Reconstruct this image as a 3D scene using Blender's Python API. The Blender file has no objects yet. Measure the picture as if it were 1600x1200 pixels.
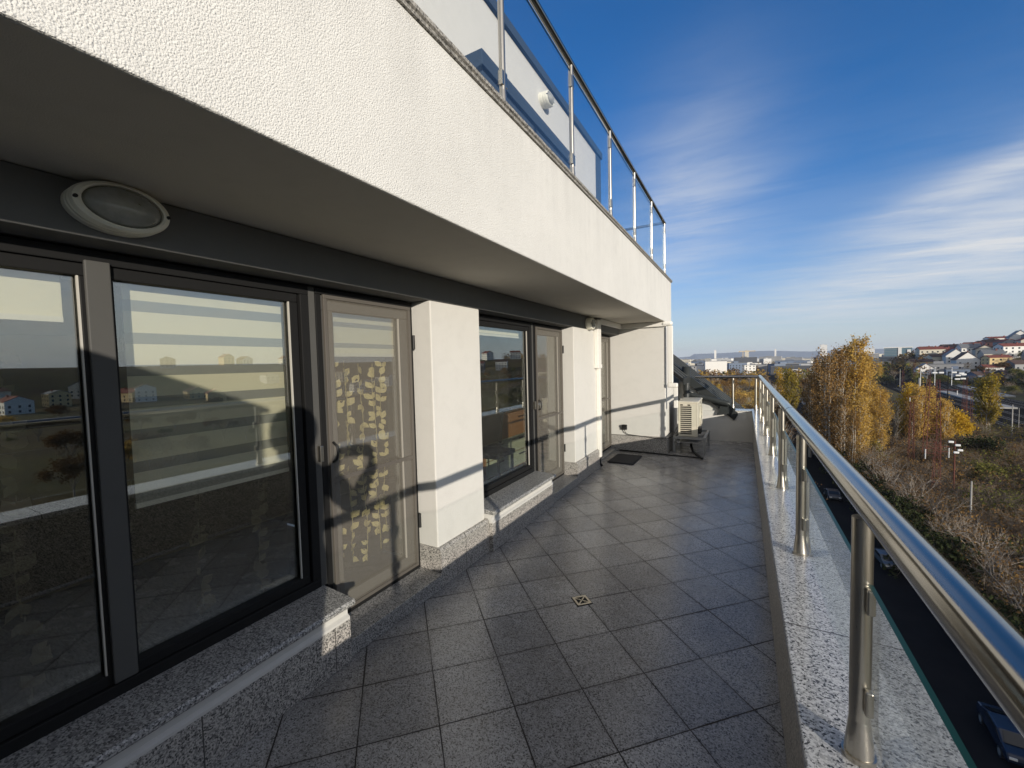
import bpy, bmesh, math, random
from mathutils import Vector, Matrix
R = math.radians
sc = bpy.context.scene
C = bpy.data.collections.new('terrace'); sc.collection.children.link(C)
rnd = random.Random(7)

# ------------------------------------------------------------------ camera
yaw, pitch, roll = R(29.27), R(-2.804), R(-1.386)
FW = Vector((-math.sin(yaw)*math.cos(pitch), math.cos(yaw)*math.cos(pitch), math.sin(pitch)))
R0 = Vector((math.cos(yaw), math.sin(yaw), 0)); U0 = R0.cross(FW)
RT = math.cos(roll)*R0 + math.sin(roll)*U0
UP = -math.sin(roll)*R0 + math.cos(roll)*U0
cam = bpy.data.cameras.new('camera'); camo = bpy.data.objects.new('camera', cam); C.objects.link(camo)
cam.sensor_width = 36; cam.lens = 647.37/1600*36; cam.clip_start = 0.01; cam.clip_end = 40000
m = Matrix((RT, UP, -FW)).transposed().to_4x4(); m.translation = (0, 0, 1.6); camo.matrix_world = m
sc.camera = camo

# ------------------------------------------------------------------ sun, sky, exposure
SUN_D = Vector((-1, .82, -.230)).normalized()           # the way the light travels
sun_el = math.asin(-SUN_D.z); sun_az = math.atan2(-SUN_D.x, -SUN_D.y)
sl = bpy.data.lights.new('sun', 'SUN'); so = bpy.data.objects.new('sun', sl); C.objects.link(so)
sl.energy = 4.9; sl.angle = R(.5); sl.color = (1, .915, .80)
so.rotation_euler = SUN_D.to_track_quat('-Z', 'Y').to_euler()
w = bpy.data.worlds.new('World'); sc.world = w; w.use_nodes = True
nt = w.node_tree; nt.nodes.clear()
def N(t, typ, **k):
    n = t.nodes.new(typ)
    for a, b in k.items(): setattr(n, a, b)
    return n
def MATH(t, op, a, b=None, c=None, clamp=False):
    n = N(t, 'ShaderNodeMath', operation=op, use_clamp=clamp)
    for i, v in enumerate((a, b, c)):
        if v is None: continue
        if isinstance(v, (int, float)): n.inputs[i].default_value = v
        else: t.links.new(v, n.inputs[i])
    return n.outputs[0]
def MIX(t, f, a, b, typ='MIX'):
    n = N(t, 'ShaderNodeMix', data_type='RGBA', blend_type=typ)
    for i, v in ((0, f), (6, a), (7, b)):
        if isinstance(v, (int, float)): n.inputs[i].default_value = v
        elif isinstance(v, tuple): n.inputs[i].default_value = v if len(v) == 4 else (*v, 1)
        else: t.links.new(v, n.inputs[i])
    return n.outputs[2]
def RAMP(t, f, stops):
    n = N(t, 'ShaderNodeValToRGB'); e = n.color_ramp.elements
    while len(e) < len(stops): e.new(.5)
    for q, (p, c) in zip(e, stops):
        q.position = p; q.color = (c, c, c, 1) if isinstance(c, (int, float)) else (*c, 1)
    t.links.new(f, n.inputs[0]); return n.outputs[0]
def NOISE(t, vec, scale, detail=4, rough=.5, dist=0):
    n = N(t, 'ShaderNodeTexNoise'); n.inputs['Scale'].default_value = scale; n.inputs['Detail'].default_value = detail
    n.inputs['Roughness'].default_value = rough; n.inputs['Distortion'].default_value = dist
    if vec is not None: t.links.new(vec, n.inputs['Vector'])
    return n.outputs[0]
sky = N(nt, 'ShaderNodeTexSky', sky_type='NISHITA', sun_disc=False, sun_elevation=sun_el, sun_rotation=sun_az)
sky.altitude = 550; sky.air_density = 1.0; sky.dust_density = .6; sky.ozone_density = 2.2
geo = N(nt, 'ShaderNodeTexCoord')
sep = N(nt, 'ShaderNodeSeparateXYZ'); nt.links.new(geo.outputs['Generated'], sep.inputs[0])
zc = MATH(nt, 'MAXIMUM', sep.outputs[2], .02)
zz = MATH(nt, 'ADD', zc, .10)
cu = MATH(nt, 'DIVIDE', sep.outputs[0], zz); cv = MATH(nt, 'DIVIDE', sep.outputs[1], zz)   # a flat cloud deck overhead
def streaks(angle, sx, sy, scale, off, detail=7, rough=.62, dist=.6):
    cmb = N(nt, 'ShaderNodeCombineXYZ'); nt.links.new(cu, cmb.inputs[0]); nt.links.new(cv, cmb.inputs[1]); cmb.inputs[2].default_value = off
    mp = N(nt, 'ShaderNodeMapping'); mp.inputs['Rotation'].default_value = (0, 0, R(angle)); mp.inputs['Scale'].default_value = (sx, sy, 1)
    nt.links.new(cmb.outputs[0], mp.inputs[0]); return NOISE(nt, mp.outputs[0], scale, detail, rough, dist)
az = MATH(nt, 'ARCTAN2', sep.outputs[0], sep.outputs[1])       # bearing from the terrace's length, radians
el = MATH(nt, 'ARCSINE', sep.outputs[2])
def blob(a0, e0, wa, we, tilt=0):
    da = MATH(nt, 'SUBTRACT', az, R(a0)); de = MATH(nt, 'SUBTRACT', MATH(nt, 'SUBTRACT', el, R(e0)), MATH(nt, 'MULTIPLY', da, tilt))
    q = MATH(nt, 'ADD', MATH(nt, 'POWER', MATH(nt, 'DIVIDE', da, R(wa)), 2), MATH(nt, 'POWER', MATH(nt, 'DIVIDE', de, R(we)), 2))
    return MATH(nt, 'EXPONENT', MATH(nt, 'MULTIPLY', q, -1))
s1 = streaks(-30, 1, 3.0, .75, 3.1); s2 = streaks(-38, 1, 3.5, 1.9, 7.7)
fine = MATH(nt, 'ADD', MATH(nt, 'MULTIPLY', s1, .62), MATH(nt, 'MULTIPLY', s2, .38))
cl = RAMP(nt, fine, [(.34, 0), (.72, 1)])
dens = MATH(nt, 'ADD', MATH(nt, 'MULTIPLY', blob(19, 10.0, 15, 4.2, .20), 1.15), MATH(nt, 'MULTIPLY', blob(-7, 18, 9, 10, .3), .85))
dens = MATH(nt, 'ADD', dens, MATH(nt, 'MULTIPLY', blob(20, 15.4, 9, 1.7, .28), .75))
dens = MATH(nt, 'ADD', dens, MATH(nt, 'MULTIPLY', blob(14, 6.5, 16, 3.0, .12), .55))
dens = MATH(nt, 'ADD', dens, MATH(nt, 'MULTIPLY', blob(70, 14, 45, 9, 0), .85))
dens = MATH(nt, 'ADD', dens, .02)
fill_veil = RAMP(nt, MATH(nt, 'COSINE', MATH(nt, 'SUBTRACT', az, R(140))), [(.0, 0), (.5, .9)])   # unseen cloud added behind the camera to make the skylight less blue
cmask = MATH(nt, 'MULTIPLY', dens, MATH(nt, 'ADD', MATH(nt, 'MULTIPLY', cl, .66), .22), clamp=True)
skyc = MIX(nt, 1.0, sky.outputs[0], (.22, 1.26, 2.25, 1), 'MULTIPLY')
skyd = MIX(nt, RAMP(nt, el, [(0, .85), (.05, .62), (.16, .18), (.34, 0)]), skyc, (9.6, 9.4, 9.0, 1))
cloudy = MIX(nt, cmask, skyd, (9.0, 9.3, 9.7, 1))
cloudy = MIX(nt, MATH(nt, 'MULTIPLY', fill_veil, MATH(nt, 'ADD', MATH(nt, 'MULTIPLY', cl, .3), .6)), cloudy, (10.2, 9.5, 8.6, 1))
bg = N(nt, 'ShaderNodeBackground'); bg.inputs[1].default_value = .080
nt.links.new(cloudy, bg.inputs[0])
wo = N(nt, 'ShaderNodeOutputWorld'); nt.links.new(bg.outputs[0], wo.inputs[0])
sc.view_settings.view_transform = 'Standard'; sc.view_settings.look = 'None'; sc.view_settings.exposure = 0; sc.view_settings.gamma = 1
sc.cycles.transparent_max_bounces = 24; sc.cycles.max_bounces = 8; sc.cycles.glossy_bounces = 5
sc.cycles.caustics_reflective = False; sc.cycles.caustics_refractive = False
sc.cycles.use_denoising = True

# ------------------------------------------------------------------ mesh helpers
ORG = {}
def thing(name, loc, label, cat, group=None):
    o = bpy.data.objects.new(name, None); C.objects.link(o); o.location = loc; o.empty_display_size = .2
    ORG[o] = Vector(loc); o['label'] = label; o['category'] = cat
    if group: o['group'] = group
    return o
def tag(o, label, cat, group=None):
    o['label'] = label; o['category'] = cat
    if group: o['group'] = group
    return o
class MB:
    def __init__(s): s.v = []; s.f = []; s.m = []
    def add(s, vs, fs, mat=0):
        b = len(s.v); s.v += [tuple(p) for p in vs]; s.f += [tuple(b+i for i in f) for f in fs]; s.m += [mat]*len(fs); return s
    def box(s, x0, x1, y0, y1, z0, z1, mat=0, M=None):
        vs = [Vector((x, y, z)) for z in (z0, z1) for y in (y0, y1) for x in (x0, x1)]
        if M is not None: vs = [M @ p for p in vs]
        return s.add(vs, [(0, 2, 3, 1), (4, 5, 7, 6), (0, 1, 5, 4), (2, 6, 7, 3), (0, 4, 6, 2), (1, 3, 7, 5)], mat)
    def prism(s, poly, ax, a, b, mat=0, M=None):
        # poly: points in the other two axes (in x,y,z order), extruded along ax from a to b
        def P(p, t):
            q = list(p); q.insert(ax, t); q = Vector(q); return M @ q if M is not None else q
        n = len(poly); vs = [P(p, a) for p in poly]+[P(p, b) for p in poly]
        fs = [tuple(range(n))[::-1], tuple(range(n, 2*n))]+[(i, (i+1) % n, n+(i+1) % n, n+i) for i in range(n)]
        return s.add(vs, fs, mat)
    def tube(s, p, q, r0, r1=None, n=16, cap=True, mat=0):
        p, q = Vector(p), Vector(q); r1 = r0 if r1 is None else r1; d = (q-p).normalized()
        a = d.orthogonal().normalized(); b = d.cross(a)
        vs = [p+(a*math.cos(t)+b*math.sin(t))*r0 for t in (2*math.pi*i/n for i in range(n))]
        vs += [q+(a*math.cos(t)+b*math.sin(t))*r1 for t in (2*math.pi*i/n for i in range(n))]
        fs = [(i, (i+1) % n, n+(i+1) % n, n+i) for i in range(n)]
        if cap: fs += [tuple(range(n))[::-1], tuple(range(n, 2*n))]
        return s.add(vs, fs, mat)
    def path(s, pts, r, n=10, mat=0):
        pts = [Vector(p) for p in pts]; rings = []; a = None
        for i, p in enumerate(pts):
            d = (pts[min(i+1, len(pts)-1)]-pts[max(i-1, 0)]).normalized()
            a = d.orthogonal().normalized() if a is None else (a-d*a.dot(d)).normalized()
            b = d.cross(a); rr = r[i] if isinstance(r, (list, tuple)) else r
            rings.append([p+(a*math.cos(2*math.pi*k/n)+b*math.sin(2*math.pi*k/n))*rr for k in range(n)])
        vs = sum(rings, []); fs = []
        for i in range(len(pts)-1):
            fs += [(i*n+k, i*n+(k+1) % n, (i+1)*n+(k+1) % n, (i+1)*n+k) for k in range(n)]
        fs += [tuple(range(n))[::-1], tuple(range((len(pts)-1)*n, len(pts)*n))]
        return s.add(vs, fs, mat)
    def lathe(s, prof, M, n=32, sx=1, sy=1, mat=0):
        vs = [M @ Vector((r*math.cos(2*math.pi*k/n)*sx, r*math.sin(2*math.pi*k/n)*sy, z)) for r, z in prof for k in range(n)]
        fs = [(i*n+k, i*n+(k+1) % n, (i+1)*n+(k+1) % n, (i+1)*n+k) for i in range(len(prof)-1) for k in range(n)]
        fs += [tuple(range(n))[::-1], tuple(range((len(prof)-1)*n, len(prof)*n))]
        return s.add(vs, fs, mat)
    def mesh(s, name, mats, off=Vector((0, 0, 0)), smooth=False):
        me = bpy.data.meshes.new(name)
        me.from_pydata([(p[0]-off[0], p[1]-off[1], p[2]-off[2]) for p in s.v], [], s.f)
        for mm in (mats if isinstance(mats, (list, tuple)) else [mats]): me.materials.append(mm)
        me.polygons.foreach_set('material_index', s.m)
        if smooth: me.polygons.foreach_set('use_smooth', [True]*len(s.f))
        me.update(); return me
    def build(s, name, mats, parent=None, smooth=False, bevel=0, fix=True, auto=False, loc=None):
        off = ORG.get(parent, Vector((0, 0, 0))) if loc is None else Vector(loc)
        me = s.mesh(name, mats, off, smooth or auto)
        if fix:
            bm = bmesh.new(); bm.from_mesh(me); bmesh.ops.recalc_face_normals(bm, faces=bm.faces); bm.to_mesh(me); bm.free()
        if auto: me.set_sharp_from_angle(angle=R(35))
        o = bpy.data.objects.new(name, me); C.objects.link(o)
        if parent is not None: o.parent = parent
        else: o.location = off
        ORG[o] = off
        if bevel:
            b = o.modifiers.new('bevel', 'BEVEL'); b.width = bevel; b.segments = 2; b.limit_method = 'ANGLE'; b.angle_limit = R(40)
        return o
def struct(o): o['kind'] = 'structure'; return o
def stuff(o): o['kind'] = 'stuff'; return o
def copy_tree(o, loc, rz=0, scale=None, label=None, group=None, mats=None):
    c = o.copy(); C.objects.link(c); c.location = loc; c.rotation_euler = (0, 0, rz)
    if scale is not None: c.scale = scale if isinstance(scale, (tuple, list)) else (scale,)*3
    if label: c['label'] = label
    if group: c['group'] = group
    elif 'group' in c.keys() and group == '': del c['group']
    for ch in list(o.children):
        d = ch.copy(); C.objects.link(d); d.parent = c
        for g in list(ch.children):
            e = g.copy(); C.objects.link(e); e.parent = d
    return c

# ------------------------------------------------------------------ materials
def new_mat(name):
    m = bpy.data.materials.new(name); m.use_nodes = True; t = m.node_tree
    return m, t, t.nodes['Principled BSDF']
def plain(name, col, rough=.6, metal=0, spec=.5, var=.06, vs=6, bump=0, bs=200):
    m, t, p = new_mat(name)
    tc = N(t, 'ShaderNodeTexCoord').outputs['Object']
    n = NOISE(t, tc, vs, 5, .6)
    c0 = tuple(x*(1-var) for x in col); c1 = tuple(min(1, x*(1+var)) for x in col)
    t.links.new(MIX(t, n, c0, c1), p.inputs['Base Color'])
    p.inputs['Roughness'].default_value = rough; p.inputs['Metallic'].default_value = metal; p.inputs['Specular IOR Level'].default_value = spec
    if bump:
        b = N(t, 'ShaderNodeBump'); b.inputs['Strength'].default_value = bump; b.inputs['Distance'].default_value = .004
        t.links.new(NOISE(t, tc, bs, 3, .6), b.inputs['Height']); t.links.new(b.outputs[0], p.inputs['Normal'])
    return m
def plaster(name, col, scale=170, strength=.6, dist=.003, stain=.05, drip=0):
    m, t, p = new_mat(name); tc = N(t, 'ShaderNodeTexCoord').outputs['Object']
    big = NOISE(t, tc, 1.3, 4, .6); mid = NOISE(t, tc, 9, 4, .6)
    vor = N(t, 'ShaderNodeTexVoronoi'); vor.inputs['Scale'].default_value = scale; t.links.new(tc, vor.inputs['Vector'])
    v2 = N(t, 'ShaderNodeTexVoronoi', feature='SMOOTH_F1'); v2.inputs['Scale'].default_value = scale*1.7; t.links.new(tc, v2.inputs['Vector'])
    grain = MATH(t, 'SUBTRACT', MATH(t, 'MULTIPLY', NOISE(t, tc, scale*1.3, 3, .7), .5), MATH(t, 'ADD', MATH(t, 'MULTIPLY', vor.outputs['Distance'], .45), MATH(t, 'MULTIPLY', v2.outputs['Distance'], .4)))
    c = MIX(t, big, tuple(x*(1-stain) for x in col), tuple(min(1, x*(1+stain)) for x in col))
    c = MIX(t, MATH(t, 'MULTIPLY', RAMP(t, mid, [(.48, 0), (.8, 1)]), .2), c, tuple(x*.72 for x in col))
    if drip:                                             # grey water marks run down from the coping
        mp = N(t, 'ShaderNodeMapping'); mp.inputs['Scale'].default_value = (1, 7, .35); t.links.new(tc, mp.inputs[0])
        s_ = N(t, 'ShaderNodeSeparateXYZ'); t.links.new(tc, s_.inputs[0])
        run = RAMP(t, NOISE(t, mp.outputs[0], 1.0, 5, .7), [(.45, 0), (.72, 1)])
        hgt = RAMP(t, MATH(t, 'SUBTRACT', s_.outputs[2], drip-.45), [(.0, .12), (.38, .55), (.45, 1)])
        c = MIX(t, MATH(t, 'MULTIPLY', MATH(t, 'MULTIPLY', run, hgt), .42), c, tuple(x*.55 for x in col))
    t.links.new(c, p.inputs['Base Color']); p.inputs['Roughness'].default_value = .92; p.inputs['Specular IOR Level'].default_value = .15
    b = N(t, 'ShaderNodeBump'); b.inputs['Strength'].default_value = strength; b.inputs['Distance'].default_value = dist
    t.links.new(grain, b.inputs['Height']); t.links.new(b.outputs[0], p.inputs['Normal'])
    return m
def granite_nodes(t, tc, scale, lo, mid, hi):
    n1 = NOISE(t, tc, scale, 2, .7); n2 = NOISE(t, tc, scale*.45, 3, .7); n3 = NOISE(t, tc, 2.2, 3, .5)
    v = N(t, 'ShaderNodeTexVoronoi'); v.inputs['Scale'].default_value = scale*.8; t.links.new(tc, v.inputs['Vector'])
    vs = N(t, 'ShaderNodeSeparateColor'); t.links.new(v.outputs['Color'], vs.inputs[0])
    k = MATH(t, 'ADD', MATH(t, 'MULTIPLY', vs.outputs[0], .55), MATH(t, 'ADD', MATH(t, 'MULTIPLY', n1, .45), MATH(t, 'MULTIPLY', n2, .25)))
    c = RAMP(t, k, [(.40, lo), (.49, mid), (.64, mid), (.76, hi)])
    return MIX(t, MATH(t, 'MULTIPLY', n3, .22), c, tuple(x*.8 for x in mid))
def granite(name, lo, mid, hi, rough, scale=190, joints=None):
    m, t, p = new_mat(name); tc = N(t, 'ShaderNodeTexCoord').outputs['Object']
    c = granite_nodes(t, tc, scale, lo, mid, hi)
    if joints:
        s = N(t, 'ShaderNodeSeparateXYZ'); t.links.new(tc, s.inputs[0])
        f = MATH(t, 'ABSOLUTE', MATH(t, 'SUBTRACT', MATH(t, 'FRACT', MATH(t, 'DIVIDE', MATH(t, 'ADD', s.outputs[1], 20.13), joints)), .5))
        c = MIX(t, MATH(t, 'LESS_THAN', f, .0025/joints), c, (.06, .055, .05))
    t.links.new(c, p.inputs['Base Color']); p.inputs['Roughness'].default_value = rough
    return m
M_plaster = plaster('white_plaster', (.66, .645, .60), 210, .8, .0035)
M_fascia = plaster('white_coarse_plaster', (.71, .70, .66), 165, .85, .006, .11, 2.985)
M_soffit = plaster('soffit_plaster', (.62, .585, .51), 260, .35, .002)
M_beam = plaster('grey_painted_plaster', (.17, .17, .165), 260, .4, .002)
M_plinth = granite('speckled_granite', (.03, .03, .03), (.28, .265, .245), (.56, .53, .48), .42, 215, joints=.61)
M_sill = granite('sill_granite', (.025, .025, .026), (.24, .235, .225), (.50, .49, .46), .35, 220)
M_coping = granite('polished_granite', (.04, .042, .045), (.47, .47, .455), (.74, .735, .71), .15, 235, joints=.92)
M_upcop = granite('rough_coping_stone', (.06, .06, .055), (.22, .21, .19), (.4, .38, .34), .8, 150)
M_mould = plain('white_moulding', (.62, .60, .56), .7, var=.1, vs=14)
M_frame = plain('anthracite_profile', (.015, .015, .015), .55, spec=.12, var=.1)
M_framelit = plain('sunlit_anthracite', (.085, .084, .079), .55, spec=.15, var=.08)  # lighter copy of the anthracite, sunlight on the frames put into the colour
M_gasket = plain('pale_gasket', (.50, .48, .43), .6)
M_scrfr = plain('bronze_grey_profile', (.105, .094, .08), .55)
M_white = plain('white_plastic', (.78, .76, .70), .45, var=.05)
M_lampbody = plain('cream_plastic', (.86, .83, .70), .4, var=.06)
M_black = plain('black_rubber', (.012, .012, .012), .6)
M_roof = plain('dark_standing_seam_metal', (.014, .015, .016), .9, spec=.05, var=.1)
M_rib = plain('sunlit_roof_rib', (.10, .108, .108), .8, spec=.1)  # paler than the sheet: sunlit rib sides put into the colour
M_flash = plain('grey_flashing_metal', (.034, .038, .038), .40, spec=.25, var=.12)
M_navy = plaster('dark_blue_grey_render', (.045, .07, .11), 260, .4, .002)
M_galv = plain('galvanised_steel', (.33, .33, .32), .5, metal=.6, var=.15, vs=20)
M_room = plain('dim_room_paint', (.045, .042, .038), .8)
M_wood = plain('oak_veneer', (.34, .17, .07), .5, var=.25, vs=3)
M_drawer = plain('pale_drawer_front', (.50, .55, .42), .45)
M_asph = plain('dark_asphalt', (.018, .018, .019), .95, spec=.02, var=.3, vs=.5)
def steel(name, col, rough, brushed=0):
    m, t, p = new_mat(name); tc = N(t, 'ShaderNodeTexCoord').outputs['Object']
    mp = N(t, 'ShaderNodeMapping'); mp.inputs['Scale'].default_value = (90, 90, 2.5); t.links.new(tc, mp.inputs[0])
    n = NOISE(t, mp.outputs[0], 9, 3, .6)
    p.inputs['Base Color'].default_value = (*col, 1); p.inputs['Metallic'].default_value = 1
    t.links.new(MATH(t, 'ADD', rough, MATH(t, 'MULTIPLY', MATH(t, 'SUBTRACT', n, .5), brushed)), p.inputs['Roughness'])
    return m
M_steel = steel('brushed_stainless', (.52, .485, .42), .30, .15)
M_rail = steel('polished_stainless', (.31, .298, .275), .15, .08)
def glass(name, tint, ior, dirt=0):
    m = bpy.data.materials.new(name); m.use_nodes = True; t = m.node_tree; t.nodes.clear()
    o = N(t, 'ShaderNodeOutputMaterial'); tr = N(t, 'ShaderNodeBsdfTransparent'); tr.inputs[0].default_value = (*tint, 1)
    gl = N(t, 'ShaderNodeBsdfGlossy'); gl.inputs['Roughness'].default_value = 0; gl.inputs[0].default_value = (.95, .98, .96, 1)
    lw = N(t, 'ShaderNodeLayerWeight'); lw.inputs[0].default_value = .5
    f0 = ((ior-1)/(ior+1))**2
    fr = MATH(t, 'ADD', f0, MATH(t, 'MULTIPLY', MATH(t, 'POWER', lw.outputs['Facing'], 5), 1-f0))
    mx = N(t, 'ShaderNodeMixShader'); t.links.new(fr, mx.inputs[0]); t.links.new(tr.outputs[0], mx.inputs[1]); t.links.new(gl.outputs[0], mx.inputs[2])
    last = mx.outputs[0]
    if dirt:
        df = N(t, 'ShaderNodeBsdfDiffuse'); df.inputs[0].default_value = (.6, .6, .57, 1)
        m2 = N(t, 'ShaderNodeMixShader'); tc = N(t, 'ShaderNodeTexCoord').outputs['Object']
        t.links.new(MATH(t, 'MULTIPLY', NOISE(t, tc, 5, 5, .7), dirt), m2.inputs[0]); t.links.new(last, m2.inputs[1]); t.links.new(df.outputs[0], m2.inputs[2]); last = m2.outputs[0]
    t.links.new(last, o.inputs[0]); return m
M_glass = glass('window_glass', (.95, .955, .915), 2.55, .010)
M_rglass = glass('railing_glass', (.98, .992, .988), 1.25, .025)
M_uglass = glass('tinted_railing_glass', (.965, .98, .99), 1.25, .006)
M_gedge = plain('green_glass_edge', (.012, .055, .04), .3, spec=.2)
def sheer(name, col, alpha, transl=0):
    m = bpy.data.materials.new(name); m.use_nodes = True; t = m.node_tree; t.nodes.clear()
    o = N(t, 'ShaderNodeOutputMaterial'); tr = N(t, 'ShaderNodeBsdfTransparent'); df = N(t, 'ShaderNodeBsdfDiffuse')
    tc = N(t, 'ShaderNodeTexCoord').outputs['Object']; mp = N(t, 'ShaderNodeMapping'); mp.inputs['Scale'].default_value = (1, 3, 60); t.links.new(tc, mp.inputs[0])
    n = NOISE(t, mp.outputs[0], 6, 4, .6)
    t.links.new(MIX(t, n, tuple(c*.85 for c in col), tuple(min(1, c*1.15) for c in col)), df.inputs[0])
    mx = N(t, 'ShaderNodeMixShader'); mx.inputs[0].default_value = alpha
    t.links.new(tr.outputs[0], mx.inputs[1]); t.links.new(df.outputs[0], mx.inputs[2]); t.links.new(mx.outputs[0], o.inputs[0]); return m
M_screen = sheer('insect_mesh', (.36, .325, .27), .27)
M_blind = sheer('cream_blind_band', (.84, .80, .65), .97)
M_sheer = sheer('sheer_blind_band', (.50, .51, .50), .62)
M_curt = sheer('brown_sheer_curtain', (.018, .015, .013), .93)
M_leafy = plain('gold_leaf_embroidery', (.70, .60, .31), .5, var=.3, vs=30)
M_lens = glass('lamp_lens', (.75, .75, .70), 1.5, .8)

# tiles laid diagonally: 0.346 m, grout dark brown
def tile_mat():
    m, t, p = new_mat('grey_granite_tiles'); tc = N(t, 'ShaderNodeTexCoord').outputs['Object']
    s = N(t, 'ShaderNodeSeparateXYZ'); t.links.new(tc, s.inputs[0]); q = math.sqrt(.5); T = .346
    uu = MATH(t, 'DIVIDE', MATH(t, 'SUBTRACT', MATH(t, 'ADD', MATH(t, 'MULTIPLY', s.outputs[0], q), MATH(t, 'MULTIPLY', s.outputs[1], q)), 1.518-20*T), T)
    vv = MATH(t, 'DIVIDE', MATH(t, 'SUBTRACT', MATH(t, 'SUBTRACT', MATH(t, 'MULTIPLY', s.outputs[1], q), MATH(t, 'MULTIPLY', s.outputs[0], q)), 2.144-20*T), T)
    wob = MATH(t, 'MULTIPLY', MATH(t, 'SUBTRACT', NOISE(t, tc, 25, 3, .6), .5), .012)
    def line(x):
        f = MATH(t, 'FRACT', MATH(t, 'ADD', x, wob)); return MATH(t, 'MINIMUM', f, MATH(t, 'SUBTRACT', 1, f))
    d = MATH(t, 'MINIMUM', line(uu), line(vv))
    wide = RAMP(t, NOISE(t, tc, 2.4, 3, .6), [(.35, .0045), (.7, .0125)])
    g = MATH(t, 'LESS_THAN', d, wide)
    cell = N(t, 'ShaderNodeCombineXYZ'); t.links.new(MATH(t, 'FLOOR', uu), cell.inputs[0]); t.links.new(MATH(t, 'FLOOR', vv), cell.inputs[1])
    wn = N(t, 'ShaderNodeTexWhiteNoise', noise_dimensions='2D'); t.links.new(cell.outputs[0], wn.inputs['Vector'])
    c = granite_nodes(t, tc, 230, (.065, .064, .06), (.31, .305, .295), (.47, .463, .45))
    c = MIX(t, 1.0, c, MIX(t, wn.outputs[0], (.82, .82, .83), (1.12, 1.11, 1.09)), 'MULTIPLY')
    st = RAMP(t, NOISE(t, tc, 1.3, 6, .7), [(.40, 0), (.68, 1)])
    c = MIX(t, MATH(t, 'MULTIPLY', st, .5), c, (.12, .108, .092))
    near = RAMP(t, MATH(t, 'MULTIPLY', d, 1), [(.0, 1), (.06, 0)])
    c = MIX(t, MATH(t, 'MULTIPLY', near, .25), c, (.07, .06, .05))
    t.links.new(MIX(t, g, c, (.022, .017, .013)), p.inputs['Base Color'])
    rg = MATH(t, 'ADD', MATH(t, 'MULTIPLY', NOISE(t, tc, 3, 4, .6), .22), .22)
    rg = MATH(t, 'SUBTRACT', rg, .07)
    t.links.new(MATH(t, 'MAXIMUM', rg, MATH(t, 'MULTIPLY', g, .85)), p.inputs['Roughness'])
    b = N(t, 'ShaderNodeBump'); b.inputs['Strength'].default_value = .5; b.inputs['Distance'].default_value = .004
    t.links.new(MATH(t, 'SUBTRACT', 1, g), b.inputs['Height']); t.links.new(b.outputs[0], p.inputs['Normal'])
    return m
M_tile = tile_mat()

# ------------------------------------------------------------------ the terrace floor
struct(MB().box(-2.14, .46, -.95, 9.02, -.30, 0).build('terrace_floor', M_tile))

# ------------------------------------------------------------------ our apartment building
YE = 7.35                                             # return wall at the far end of the facade
XF = -1.93; XP = -1.895; XS = -1.86                   # pillar face, plinth face, sill / threshold face
XFA = -1.15                                           # overhang face
bld = thing('apartment_building', (-2.0, 3.5, 0), 'white rendered apartment building with overhang, dark framed windows and doors along the tiled terrace', 'building')
def pillar(y0, y1, x_back=-2.30):
    MB().box(x_back, XF, y0, y1, .275, 2.06).build('pillar', M_plaster, bld, bevel=.008)
    MB().prism([(-2.12, 0.002), (XP, .002), (XP, .262), (XP-.012, .282), (-2.12, .282)], 1, y0-.012, y1+.012).build('plinth', M_plinth, bld)
pillar(2.29, 2.91)
pillar(5.10, 6.10)
MB().box(-2.9, XF-.001, -2.2, YE+.3, 2.062, 2.244).build('beam', M_beam, bld, bevel=.006)
MB().box(-2.9, XFA-.021, -2.2, 7.99, 2.246, 2.60).build('soffit', M_soffit, bld)
MB().box(XFA-.02, XFA, -2.2, 8.0, 2.243, 2.985).build('fascia', M_fascia, bld, bevel=.006)
cp = MB().prism([(XFA-.30, 3.03), (XFA+.012, 3.03), (XFA+.022, 3.022), (XFA+.022, 3.006), (XFA+.012, 3.0), (XFA+.012, 2.985), (XFA-.30, 2.985)], 1, -2.2, 8.02)
cp.build('parapet_coping', M_upcop, bld)
MB().box(-3.2, -1.3, -2.2, 8.0, 2.62, 2.98).build('upper_floor_slab', M_beam, bld)
# upper storey wall set back behind its railing
XW = -1.95
MB().box(-2.6, XW, -2.2, 6.20, 2.98, 4.71).build('upper_wall', M_plaster, bld)
MB().box(-2.75, XW+.035, -2.2, 6.44, 4.711, 4.80).build('roof_edge', M_navy, bld)
MB().box(-2.6, XW+.010, 6.201, 6.43, 2.98, 4.709).build('corner_strip', M_navy, bld)
# return wall (faces back along the terrace), its granite foot and outer corner
MB().prism([(-2.4, .285), (-1.155, .285), (-1.155, 2.244), (-2.4, 2.244)], 1, YE, 7.95).build('return_wall', M_plaster, bld, bevel=.008)
MB().box(-2.4, -1.13, YE-.022, 7.97, .002, .280).build('plinth', M_plinth, bld, bevel=.006)
MB().box(-2.4, -1.165, 7.971, 9.02, .002, 1.13).build('recess_wall', M_plaster, bld)
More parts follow.
